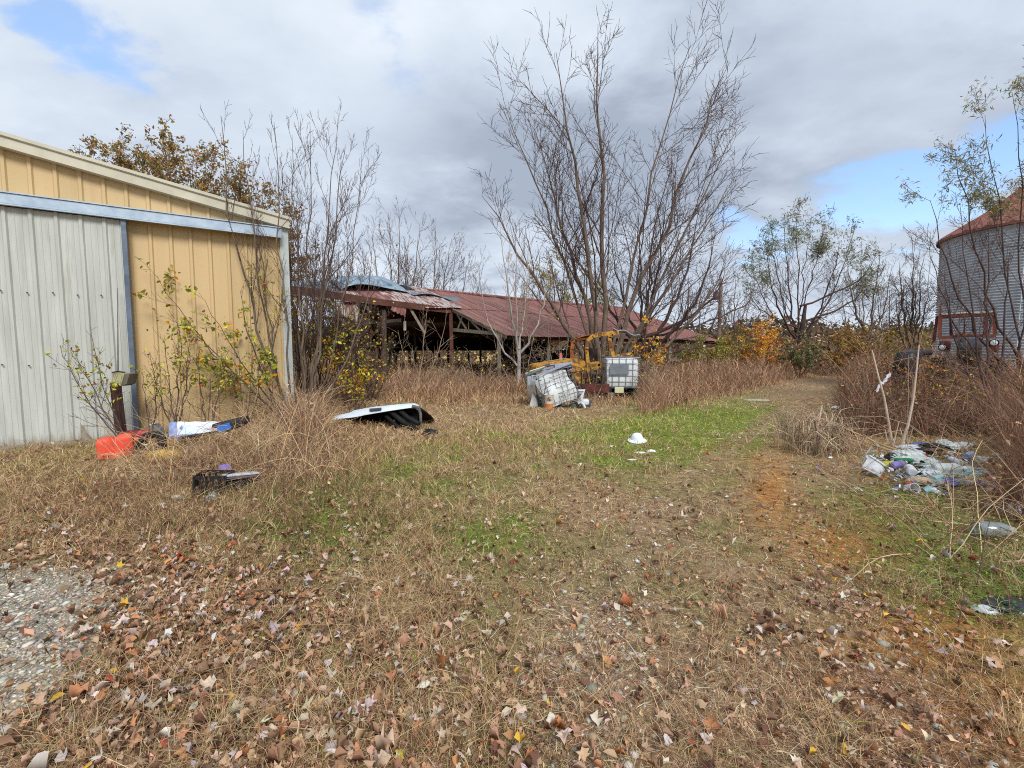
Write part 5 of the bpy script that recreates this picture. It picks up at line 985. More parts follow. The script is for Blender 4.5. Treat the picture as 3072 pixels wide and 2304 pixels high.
    m = MB(); m.prism([c2+Vector(v) for v in ((-.02, .05, 0), (.10, .05, -.2), (.14, .05, -.44), (-.12, .05, -.44))], (0, .06, 0)); m.build('white_flap', wh, t)
    # small orange and white bucket with a mark
    c = P(549, 409, 12.05); c.z = Hs(c.x, c.y); t = thing('marked_pail', 'small cream and orange pail with a dark mark at the foot of the crushed tank', 'pail', c)
    m = MB(); m.lathe([(.001, -.05), (.10, -.05), (.115, .15)], c, None, 20); m.build('orange_band', mat('orange_dull', s2l((.70, .44, .26)), s2l((.80, .56, .36)), 8, .7), t, True)
    m = MB(); m.lathe([(.1151, .15), (.13, .37), (.136, .38), (.12, .375), (.11, .2)], c, None, 20); m.build('pail_body', mat('pail_cream', s2l((.80, .74, .66)), s2l((.84, .80, .74)), 5, .6), t, True)
    m = MB()
    for (a, z0, z1) in ((-.4, .225, .30), (.0, .225, .25), (.0, .26, .28), (.0, .30, .32), (.32, .225, .27), (-.18, .28, .32)):
        w = .05 if a == 0 else .014; p = c+Vector((a*.14, -.129-.0, (z0+z1)/2)); m.box(p, (w, .006, z1-z0))
    m.build('dark_mark', MATS['screw_dark'], t)
build_tanks()

def build_kart():
    c = P(586, 408, 12.5); c.z = 0; t = thing('toy_ride', 'pale grey plastic ride-on toy with wheels right of the crushed tank', 'toy', c)
    wt = mat('toy_white', s2l((.74, .77, .78)), s2l((.84, .86, .87)), 4, .5)
    def q(u, v, dy=0): return P(u, v, 12.5+dy)
    m = MB(); m.tube([q(575.5, 410), q(579, 402), q(582, 396), q(584, 390.5), q(577, 390.8), q(575, 398)], .05, 8); m.tube([q(582, 396), q(581, 402), q(579, 402)], .04, 8); m.tube([q(580, 402), q(583, 404), q(586, 410)], .035, 8); m.build('frame', wt, t, True)
    m = MB(); m.box(q(580, 393.2), (.16, .04, .06), None, .01); m.build('handle_panel', mat('toy_pink_grey', s2l((.62, .52, .55)), s2l((.7, .6, .62)), 4, .5), t)
    m = MB(); rbox_m = LB(Matrix.Translation(q(585, 402, .12))); rbox(rbox_m, .22, .25, -.09, .09, .07); rbox_m.build('seat', wt, t, True)
    M = Matrix.Identity(4); wheel(M, q(573.8, 405.2, -.05), .125, .06, t, 'wheel', 'tyre_rubber', mat('toy_hub_green', s2l((.30, .36, .30)), s2l((.42, .46, .40)), 4, .6)); wheel(M, q(580, 405.8, -.08), .06, .05, t, 'wheel', 'tyre_rubber')
    m = MB(); m.box(q(588.5, 403.5, .2), (.12, .12, .2), None, .03); m.build('navy_bin', mat('navy_plastic', s2l((.22, .26, .36)), s2l((.3, .34, .44)), 4, .6), t)
build_kart()

def crumple(name, label, cat, c, size, material, seed, group=None, amp=.35, sub=3, flat=.6, rot=0.0, parent=None):
    bm = bmesh.new(); bmesh.ops.create_icosphere(bm, subdivisions=sub, radius=1); g = np.random.default_rng(seed); bm.verts.index_update()
    co = np.array([v.co[:] for v in bm.verts]); f = 1+amp*(sum(np.abs(np.sin(co @ g.normal(0, 1, 3)*k+g.random()*6)) for k in (3, 5, 8, 12))/4-.5)*2; co = co*f[:, None]*np.array(size)/2; co[:, 2] = np.where(co[:, 2] < 0, co[:, 2]*(1-flat), co[:, 2])
    a = rot; co = np.stack([co[:, 0]*math.cos(a)-co[:, 1]*math.sin(a), co[:, 0]*math.sin(a)+co[:, 1]*math.cos(a), co[:, 2]], 1); co[:, 2] -= co[:, 2].min()
    m = MB(); m.add(co+np.array(c), [[v.index for v in f_.verts] for f_ in bm.faces]); bm.free(); o = m.build(name, material, parent, True)
    if parent is None: tag(o, label, cat, group)
    return o
def at(u, v, z=0.0):
    p = G(u, v, 0); p.z = Hs(p.x, p.y)+z; return p

def build_right_machine():
    Y0 = 13.4; a0 = (966-512)/FPX; b = Vector((a0*Y0, Y0, 0)); yaw = -math.atan(a0)
    t = thing('rusty_tractor', 'rusty old tractor with open cab frame and round headlights before the bin', 'tractor', b)
    RM = Matrix.Rotation(yaw, 3, 'Z'); ax, ay = RM @ Vector((1, 0, 0)), RM @ Vector((0, 1, 0)); M = Matrix.Translation(b) @ RM.to_4x4()
    ru = mat('tractor_rust', s2l((.40, .22, .17)), s2l((.56, .33, .24)), 4, .9, 0, .25, 40, (1, 1, 1), s2l((.66, .43, .26)), 3, .6, .1)
    dr = mat('tractor_dark_red', s2l((.36, .17, .16)), s2l((.48, .26, .23)), 4, .85, 0, .2, 40)
    dk = mat('tractor_dark', s2l((.20, .18, .17)), s2l((.32, .29, .27)), 5, .7, .1, .1, 30, (1, 1, 1), s2l((.38, .32, .26)), 3, .58, .1)
    gh = mat('hood_blue_black', s2l((.25, .26, .30)), s2l((.38, .39, .43)), 4, .5, .1, .05, 20)
    def q(u, v, dy=0):
        d = raydir(u, v); n = ay; o = b+ay*dy; k = (o-Vector((0, 0, EYE))).dot(n)/d.dot(n); return Vector((0, 0, EYE))+d*k
    def bx(m, c, s, bev=0): return m.box(c, s, RM, bev)
    for (u0, v0, u1, v1, w, mt, dy) in ((940.2, 315, 939.8, 338, .09, ru, 0), (985.5, 312, 986, 337, .09, dr, 0), (994.2, 314, 995, 334, .09, ru, .9), (950.5, 317, 950.8, 336, .06, dr, .95), (937.3, 316, 933.8, 342, .07, dr, .15), (964.5, 316, 964.5, 335, .04, ru, .95), (940.6, 304, 940.3, 316, .04, ru, .1)):
        m = MB(); m.beam(q(u0, v0, dy), q(u1, v1, dy), w, w, ay); m.build('cab_post', mt, t)
    for p0, p1, w, h in ((q(939.5, 316.8), q(987, 313.8), .07, .11), (q(949, 317, .95), q(996, 314.5, .95), .06, .08), (q(940, 316.5), q(950, 317, .95), .06, .08), (q(986, 313.5), q(996, 314.3, .95), .06, .08)):
        m = MB(); m.beam(p0, p1, w, h); m.build('cab_header', dr, t)
    m = MB(); m.grid(lambda a, b_: q(941.5+52*a, 313.4-2.6*a+.8*math.sin(a*9), -.05)+ay*(1.0*b_)+UP*(.02*math.sin(b_*5+a*8)), 20, 6, .04); m.build('cab_roof', mat('roof_board_pale', s2l((.72, .70, .66)), s2l((.84, .82, .79)), 3, .8, 0, .1, 20, (1, 1, 1), s2l((.52, .44, .32)), 4, .56, .1), t)
    m = MB(); bx(m, q(952.5, 315.5, -.1), (.16, .05, .1)); m.build('work_lamp', ru, t)
    m = MB(); m.beam(q(938.5, 337.4), q(996, 335.8), .10, .09); m.build('dash_rail', ru, t)
    m = MB(); m.beam(q(955, 334.6, -.05), q(983, 334.9, -.05), .06, .05); m.build('dash_hoop', ru, t)
    m = LB(Matrix.Translation(q(970, 342.4, -.5)) @ RM.to_4x4()); rbox(m, .52, 1.1, -.15, .15, .06); m.build('hood', gh, t, True)
    m = MB(); bx(m, q(969, 353, -.75), (.50, .7, .42), .03); bx(m, q(969, 370, -.4), (.45, .9, .6), .03); m.build('radiator_block', dk, t)
    m = MB()
    for k in range(9): bx(m, q(969, 348.4+k*1.1, -1.12), (.40, .03, .014))
    m.build('grille_bars', dk, t)
    for u in (945, 993):
        m = MB(); bx(m, q(u, 346, .1), (.24, .5, .34), .05); m.build('fender', dr, t)
    for u, v in ((942.5, 347.2), (994, 342.8)):
        c = q(u, v, -.3); rot = RM @ Matrix.Rotation(R(90), 3, 'X'); m = MB(); m.lathe([(.001, -.1), (.07, -.09), (.095, 0), (.10, .01)], c, rot, 18); hl = m.build('headlight', dk, t, True)
        m = MB(); m.lathe([(.001, .012), (.04, .010), (.075, .0), (.075, -.02)], c-ay*.012, rot, 18); m.build('lens', mat('lens_glass', s2l((.80, .86, .86)), s2l((.90, .92, .92)), 3, .1), hl, True)
    for sx_ in (-.62, .62): wheel(M, Vector((sx_, .55, .66)), .66, .34, t, 'wheel', 'tyre_rubber', dr, 'X', 16)
    for sx_ in (-.45, .45): wheel(M, Vector((sx_, -1.1, .38)), .38, .18, t, 'wheel', 'tyre_rubber', dr, 'X', 0)
    m = LB(M); m.box((0, -.3, .66), (.36, 2.0, .24), None, .03); m.build('chassis', dk, t)
    # big black tyre / bin standing left of it
    c = P(900.5, 362, 12.2); t2 = thing('black_drum', 'dented black plastic barrel in the brush left of the rusty tractor', 'barrel', Vector((c.x, c.y, 0)))
    bk = mat('barrel_black', s2l((.11, .11, .12)), s2l((.20, .20, .22)), 3, .45, 0, .1, 12)
    m = LB(frame(Vector((c.x, c.y, 0)), .2, .06, .1)); rbox(m, .50, .46, .0, 1.60, .13, 0, lambda q_: (q_.x*(1-.12*math.sin(q_.z*2.2))+.03*math.sin(q_.z*9), q_.y, q_.z+.04*math.sin(q_.x*7))); m.build('shell', bk, t2, True)
    m = LB(frame(Vector((c.x, c.y, 0)), .2, .06, .1))
    for z in (.4, .85, 1.3): m = LB(frame(Vector((c.x, c.y, 0)), .2, .06, .1)); m.box((0, -.235, z), (.40, .03, .04), None, .01); m.build('rib', bk, t2)
    c = P(922, 355, 12.2); o = MB().tube([Vector((c.x-.3, c.y, 1.50)), Vector((c.x+.3, c.y+.1, 1.53))], .08, 10).build('black_pipe', bk); tag(o, 'short black pipe lying across the brush between barrel and tractor', 'pipe')
    m = MB(); pts = [P(877, 388, 8.8), P(881, 382, 8.8), P(886, 376, 8.85), P(891, 372, 8.9)]; m.grid(lambda a, b_: pts[0].lerp(pts[3], a)+Vector((.03*math.sin(a*30), .02*b_, -.07*b_+.02*math.sin(a*40+b_*4))), 24, 3, .006); o = m.build('plastic_scrap', mat('scrap_white', s2l((.84, .84, .88)), s2l((.92, .92, .95)), 9, .5)); tag(o, 'torn strip of white plastic caught on the brush by the black barrel', 'plastic scrap')
build_right_machine()
# ------------------------------------------------------------------ junk on the left
def build_left():
    # overturned truck topper
    y = 9.0; y2 = 8.7; b = P(378, 433, 8.9); b.z = 0
    t = thing('truck_topper', 'overturned white-edged truck bed topper with a black hollow inside, lying in the grass', 'truck topper', b)
    wt = mat('topper_white', s2l((.74, .80, .86)), s2l((.86, .90, .94)), 3, .35, 0, .03, 10, (1, 1, 1), s2l((.70, .80, .80)), 3, .6, .2); bk = mat('topper_black', s2l((.06, .06, .065)), s2l((.13, .13, .13)), 5, .6, 0, .15, 30)
    TL, TR = P(333.5, 411, y), P(418, 403.6, y-.1); BL, BR = P(333.5, 416.5, y), P(418, 409, y-.1)
    top = [P(u_, v_, y) for u_, v_ in ((333.3, 416.8), (339, 415), (350, 412.7), (352.5, 410.8), (364, 408.6), (375, 406.8), (389, 405.6), (400, 404.2), (414, 403.4), (418, 405.2), (420, 408))]
    bot = [P(u_, v_, y) for u_, v_ in ((333, 420.4), (341, 419), (351, 418), (357, 417), (365, 415.2), (376, 413.4), (389, 411.2), (400, 409.6), (410, 408.2), (415, 408.2), (417.5, 410))]
    m = MB(); f = lambda a, b_: None
    def side(a, b_):
        k = a*(len(top)-1); i = min(int(k), len(top)-2); fr = k-i; p = top[i].lerp(top[i+1], fr); q = bot[i].lerp(bot[i+1], fr); r = q.lerp(p, b_); r.y += .05*math.sin(b_*math.pi/2); return r
    m.grid(side, 48, 6, -.015); m.build('white_side', wt, t, True)
    m = MB()      # hollow shell behind the side: back wall, right wall, inner ribs
    def shell(a, b_):
        p = side(a, 1.0); gz = Hs(p.x, p.y); d = Vector((.15, .75, 0)); z = p.z-.02; return Vector((p.x, p.y, 0))+d*math.sin(b_*math.pi/2)+UP*(z*(1-b_)+gz*b_)
    m.grid(shell, 30, 10, .02); m.build('shell', bk, t, True)
    m = MB(); m.tube([P(412, 406.0, y), P(418.5, 407.5, y), P(420.5, 414, y), P(420.8, 424, y), P(420, 432, y)], [.03, .035, .03, .025, .025], 8); m.build('rim_edge', mat('rim_dark', s2l((.28, .27, .25)), s2l((.45, .43, .40)), 5, .6), t, True)
    for k, (u0, v0, u1, v1) in enumerate(((390, 411, 416, 430), (398, 409, 419, 424), (386, 416, 408, 433), (402, 412, 410, 432))):
        m = MB(); m.tube([P(u0, v0, y+.15), P((u0+u1)/2, (v0+v1)/2+1.5, y-.05), P(u1, v1, y-.2)], .055-.008*k, 10); m.build('inner_rib', bk, t, True)
    m = MB(); m.grid(lambda a, b_: P(392+27*a-6*b_, 412+20*b_+2*a, y+.35-.35*b_+.05*math.sin(a*14)), 20, 8, .02); m.build('inner_lining', bk, t, True)
    m = MB(); m.box(P(375.5, 409.3, y+.0), (.24, .06, .05), Matrix.Rotation(-.08, 3, 'Y'), .015); m.build('latch', mat('latch_dark', s2l((.25, .27, .3)), s2l((.35, .37, .4)), 6, .5), t)
    o = crumple('black_boot', 'small black rubbery lump on the grass right of the topper', 'scrap', at(430, 437), (.27, .2, .2), bk, 5, None, .3)
    o = crumple('white_rag', 'crumpled off-white rag in the grass left of the topper', 'rag', at(317, 440), (.38, .25, .13), mat('rag_white', s2l((.72, .68, .60)), s2l((.84, .80, .74)), 5, .9, 0, .3, 30), 6, None, .35)
    crumple('black_bag', 'small black bag scrap beside the off-white rag', 'bag', at(327, 434), (.25, .2, .14), bk, 7, None, .3)
    # orange-red plastic container with a waist, by the barn door
    c = at(118, 461); t = thing('orange_container', 'bright orange-red plastic container lying on its side before the barn', 'container', c)
    orr = mat('bright_orange_red', s2l((.86, .29, .21)), s2l((.92, .38, .28)), 4, .5, 0, .1, 10, (1, 1, 1), s2l((.62, .30, .24)), 5, .56, .15)
    M = frame(c+UP*.02, R(35), 0, R(-4)); m = LB(M); rbox(m, .40, .26, .02, .30, .05, 0, lambda q_: (q_.x, q_.y*(1-.22*math.exp(-(q_.x/.025)**2))*(1+.12*q_.x), q_.z*(1-.12*math.exp(-(q_.x/.02)**2))+.06*q_.x)); m.build('body', orr, t, True)
    m = LB(M); m.lathe([(.001, .05), (.035, .05), (.04, 0)], (.21, 0, .2), Matrix.Rotation(R(90), 3, 'Y'), 14); m.build('spout', orr, t); m = LB(M); m.box((-.05, -.15, .05), (.3, .05, .06), None, .02); m.build('foot', orr, t)
    m = LB(M); m.tube([(-.15, -.14, .02), (-.05, -.2, .01), (.08, -.19, .01), (.18, -.14, .05)], .02, 8); m.build('handle', orr, t, True)
    c = at(137, 438); o = MB(); m = LB(frame(c, .3)); rbox(m, .50, .25, .02, .15, .05); o = m.build('red_tub', mat('pale_red_plastic', s2l((.62, .18, .20)), s2l((.76, .32, .32)), 4, .5)); tag(o, 'flat dull red plastic tub behind the orange container', 'tub')
    o = MB().tube([P(131, 444, 6.7), P(140, 443.6, 6.75), P(147, 445, 6.8)], .012, 8).build('white_stick', mat('plain_white', s2l((.86, .86, .86)), None, rough=.4)); tag(o, 'thin white plastic strip across the red tub', 'plastic strip')
    c = at(152, 455); c.z += .13; m = MB(); rt = Matrix.Rotation(R(70), 3, 'X') @ Matrix.Rotation(R(25), 3, 'Z'); m.lathe([(.13, -.05), (.18, -.07), (.21, -.04), (.22, 0), (.21, .04), (.18, .07), (.13, .05), (.13, -.05)], c, rt, 28); t = m.build('small_tyre', mat('tyre_rubber', (.1, .1, .1)), None, True); tag(t, 'small black tyre standing between orange container and yellow sack', 'tyre')
    crumple('yellow_sack', 'yellow plastic sack half buried in grass beside the small tyre', 'sack', at(166, 463), (.52, .3, .20), mat('sack_yellow', s2l((.80, .64, .22)), s2l((.86, .74, .38)), 5, .6, 0, .2, 20), 9, None, .18)
    c = at(160, 438); m = LB(frame(c, .2, 0, R(-20))); m.prism([(-.06, 0, 0), (.09, 0, 0), (.03, 0, .28), (-.06, 0, .30)], (0, .16, 0)); o = m.build('grey_wedge', mat('wedge_grey', s2l((.44, .44, .46)), s2l((.58, .58, .58)), 5, .6)); m = LB(frame(c, .2, 0, R(-20))); m.box((-.015, .08, .31), (.09, .14, .03), None, .01); m.build('cap', MATS['plain_white'], o); tag(o, 'small grey plastic wedge with a white top behind the small tyre', 'plastic part')
    # blue and white padded panel on a black bar
    c = P(196, 436, 6.9); c.z = 0; t = thing('padded_board', 'blue and white quilted board propped over a black bar in the weeds', 'board', c)
    y = 6.9; q = lambda u, v, dy=0: P(u, v, y+dy)
    m = MB(); m.grid(lambda a, b_: q(177+53*a, 421.8+13.0*(1-b_)-3.2*a*(1-b_)-.5*a, .0+.30*b_)+UP*.012*math.sin(a*22)*math.sin(b_*9), 40, 14, .04); m.build('board', mat('board_white', s2l((.78, .83, .90)), s2l((.88, .91, .95)), 3, .5, 0, .05, 14), t, True)
    m = MB(); m.grid(lambda a, b_: q(169+13*a, 423+14*(1-b_)-1.5*a, -.03+.32*b_)+UP*.015*math.sin(a*6), 12, 10, .06); m.build('blue_end', mat('blue_cloth', s2l((.38, .44, .66)), s2l((.60, .68, .84)), 9, .8, 0, .2, 20), t, True)
    m = MB(); m.tube([q(180, 438, -.05), q(205, 434, -.03), q(226, 430, 0), q(245, 424.5, .1)], .022, 8); m.build('black_bar', mat('bar_black', s2l((.12, .11, .11)), s2l((.2, .19, .18)), 5, .6), t, True)
    m = MB(); m.tube([q(214, 427, .15), q(230, 423.5, .15), q(248, 419.5, .2)], [.05, .07, .06], 10); m.build('black_roll', MATS['bar_black'], t, True)
    m = MB(); m.box(q(224, 427.5, -.12), (.20, .03, .10), Matrix.Rotation(-.3, 3, 'Y'), .01); m.build('blue_tab', mat('tab_blue', s2l((.10, .42, .80)), s2l((.2, .52, .88)), 5, .5), t)
    # broken crate, pale tray and purple scrap
    c = at(208, 497); c.y += .1; t = thing('black_crate', 'broken black plastic crate in the weeds left of the grey tray', 'crate', c); m = LB(frame(c, .25, 0, .06))
    for k in range(4):
        a = [(-.15, -.13), (.15, -.13), (.15, .13), (-.15, .13)]; p0, p1 = a[k], a[(k+1) % 4]
        for z in (.01, .10, .21): m.beam((*p0, z), (*p1, z), .012, .035)
        for f_ in (0, .2, .4, .6, .8): m.beam((p0[0]+(p1[0]-p0[0])*f_, p0[1]+(p1[1]-p0[1])*f_, 0), (p0[0]+(p1[0]-p0[0])*f_, p0[1]+(p1[1]-p0[1])*f_, .22), .02, .012)
    m.build('side_grid', MATS['bar_black'], t)
    c = at(241, 490); t = thing('grey_tray', 'pale grey square lid tipped on top of a dark box right of the crate', 'lid', c+UP*.0); m = LB(frame(c+UP*.16, .7, R(-10), R(4))); rbox(m, .34, .30, 0, .03, .012); m.build('lid', mat('tray_grey', s2l((.66, .66, .66)), s2l((.78, .78, .78)), 5, .6, 0, .1, 20), t)
    m = LB(frame(c+UP*.16, .7, R(-10), R(4))); m.box((0, 0, -.012), (.355, .315, .018), None, .004); m.build('lid_rim', mat('tray_dark', s2l((.3, .28, .36)), s2l((.4, .38, .44)), 5, .6), t)
    m = LB(frame(c, .7)); rbox(m, .27, .24, 0, .14, .02); m.build('box', MATS['bar_black'], t)
    crumple('purple_wrapper', 'crumpled purple wrapper above the grey lid', 'wrapper', at(226, 486, .16), (.15, .06, .12), mat('wrap_purple', s2l((.46, .38, .66)), s2l((.62, .54, .80)), 8, .5), 12, None, .3)
    crumple('dark_bag', 'dark green-black bag scrap behind the grey lid', 'bag', at(245, 481), (.2, .15, .12), MATS['bar_black'], 13, None, .3)
    c = at(212, 502); m = LB(frame(c+UP*.045, .4)); m.lathe([(.001, -.06), (.035, -.06), (.045, -.05), (.045, .05), (.035, .06), (.001, .055)], (0, 0, 0), Matrix.Rotation(R(90), 3, 'X'), 16); o = m.build('tin_can', mat('tin', s2l((.66, .70, .70)), s2l((.80, .82, .82)), 8, .35, .5), None, True); tag(o, 'grey tin can lying at the foot of the black crate', 'can')
    for i, (u, v, s, cc, lab) in enumerate([(139, 479, (.16, .06, .04), (.72, .80, .86), 'small pale blue paper scrap in the grass below the orange container'), (157, 480, (.20, .14, .07), (.72, .76, .72), 'pale green-grey foil scrap right of the blue paper scrap'), (188, 478, (.16, .12, .08), (.78, .78, .74), 'off-white crumpled scrap left of the black crate'), (178, 499, (.12, .08, .05), (.80, .80, .80), 'white scrap in the grass left of the tin can'), (60, 428, (.2, .1, .05), (.72, .74, .76), 'pale scrap at the foot of the barn door'), (37, 441, (.1, .07, .06), (.10, .10, .12), 'small black lump on the slab before the barn door')]):
        crumple('litter_scrap', lab, 'litter', at(u, v), s, mat('scrap_%d' % i, s2l(cc), s2l(tuple(min(1, x*1.1) for x in cc)), 9, .6), 30+i, 'litter before the barn', .3)
    crumple('red_leaf_clump', 'small dark red clump at the barn door bottom', 'plant', at(96, 434), (.1, .08, .16), mat('dark_red', s2l((.45, .14, .10)), s2l((.6, .22, .16)), 9, .8), 40, None, .4)
    # post with a lamp box, and the thin rod behind it
    b = at(119, 430); b = P(119, 430, 7.6); b.z = Hs(b.x, b.y); t = thing('lamp_post', 'short dark wooden post topped with an old yellowed lamp box before the pale door', 'post', b)
    y = 7.6; q = lambda u, v, dy=0: P(u, v, y+dy)
    m = MB(); m.beam(q(121, 432), q(115.5, 384), .115, .10, (0, 1, 0)); m.build('post', mat('post_wood', s2l((.22, .15, .14)), s2l((.36, .27, .24)), 9, .95, 0, .4, 60, (3, 3, .3)), t)
    m = MB(); m.prism([q(112.5, 385.5), q(121, 386), q(124.5, 373.5), q(112.3, 372.8)], (.02, .20, 0)); bx = m.build('lamp_box', mat('lamp_cream', s2l((.56, .53, .40)), s2l((.70, .68, .56)), 6, .6, 0, .1, 30), t)
    m = MB(); m.prism([q(113.5, 384.6, -.006), q(120, 385.0, -.006), q(121.6, 375, -.006), q(113.3, 374.4, -.006)], (0, .004, 0)); m.build('lens', mat('lamp_lens', s2l((.66, .66, .46)), s2l((.74, .74, .58)), 9, .3), bx)
    m = MB(); m.prism([q(121.6, 386), q(126.5, 384), q(129.5, 373.8), q(125, 373.5)], (.02, .16, 0)); m.build('side', mat('lamp_side', s2l((.36, .34, .29)), s2l((.46, .44, .38)), 6, .6), bx)
    m = MB(); m.tube([q(112, 372.6, .06), q(118, 371.4, .08), q(125, 372.4, .1)], .012, 6); m.build('bracket', MATS['bar_black'], bx)
    o = MB().tube([P(117.5, 288, 8.05), P(118, 374, 7.9)], [.006, .013], 8).build('thin_rod', mat('rod_grey', s2l((.40, .38, .36)), s2l((.52, .5, .47)), 9, .6, .2)); tag(o, 'thin upright metal rod behind the lamp box against the pale door', 'rod')
    for z in (.25, .42, .6):
        pass
build_left()

# ------------------------------------------------------------------ white hard hat shape and scraps on the green grass
def build_lane_bits():
    c = at(637, 444); t = thing('white_bowl', 'upside-down white bowl with a brim on the bright green grass', 'bowl', c)
    wt = mat('bowl_white', s2l((.86, .88, .92)), s2l((.93, .94, .96)), 3, .35); m = LB(frame(c, .3, R(6), R(-5))); m.lathe([(.145, .02), (.15, .026), (.105, .045), (.095, .09), (.07, .135), (.04, .148), (.001, .15)], (0, 0, 0), None, 32); m.build('shell', wt, t, True)
    m = LB(frame(c, .3, R(6), R(-5))); m.lathe([(.151, .014), (.16, .02), (.152, .03), (.143, .02), (.151, .014)], (0, 0, 0), None, 32); m.build('brim', wt, t, True)
    for i, (u, v, s, cc, lab) in enumerate([(640, 455, (.16, .08, .03), (.86, .84, .86), 'flat white scrap just below the white bowl'), (651, 453, (.14, .07, .05), (.90, .90, .92), 'crumpled white scrap right below the white bowl'), (632, 462, (.13, .06, .02), (.80, .82, .80), 'pale flat scrap in the grass further below the bowl'), (837, 408, (.28, .18, .12), (.80, .80, .82), 'white crumpled rag at the edge of the right brush'), (757, 399, (.8, .5, .02), (.66, .65, .60), 'flat pale grey sheet lying up the lane beyond the green grass'), (565, 453, (.07, .05, .03), (.74, .70, .60), 'tiny pale chip in the grass left of the bowl')]):
        crumple('lane_scrap', lab, 'litter', at(u, v), s, mat('lane_scrap_%d' % i, s2l(cc), s2l(tuple(min(1, x*1.08) for x in cc)), 9, .6), 60+i, 'scraps on the lane', .22)
    # the red leaf
    p = at(475, 577, .05)
build_lane_bits()

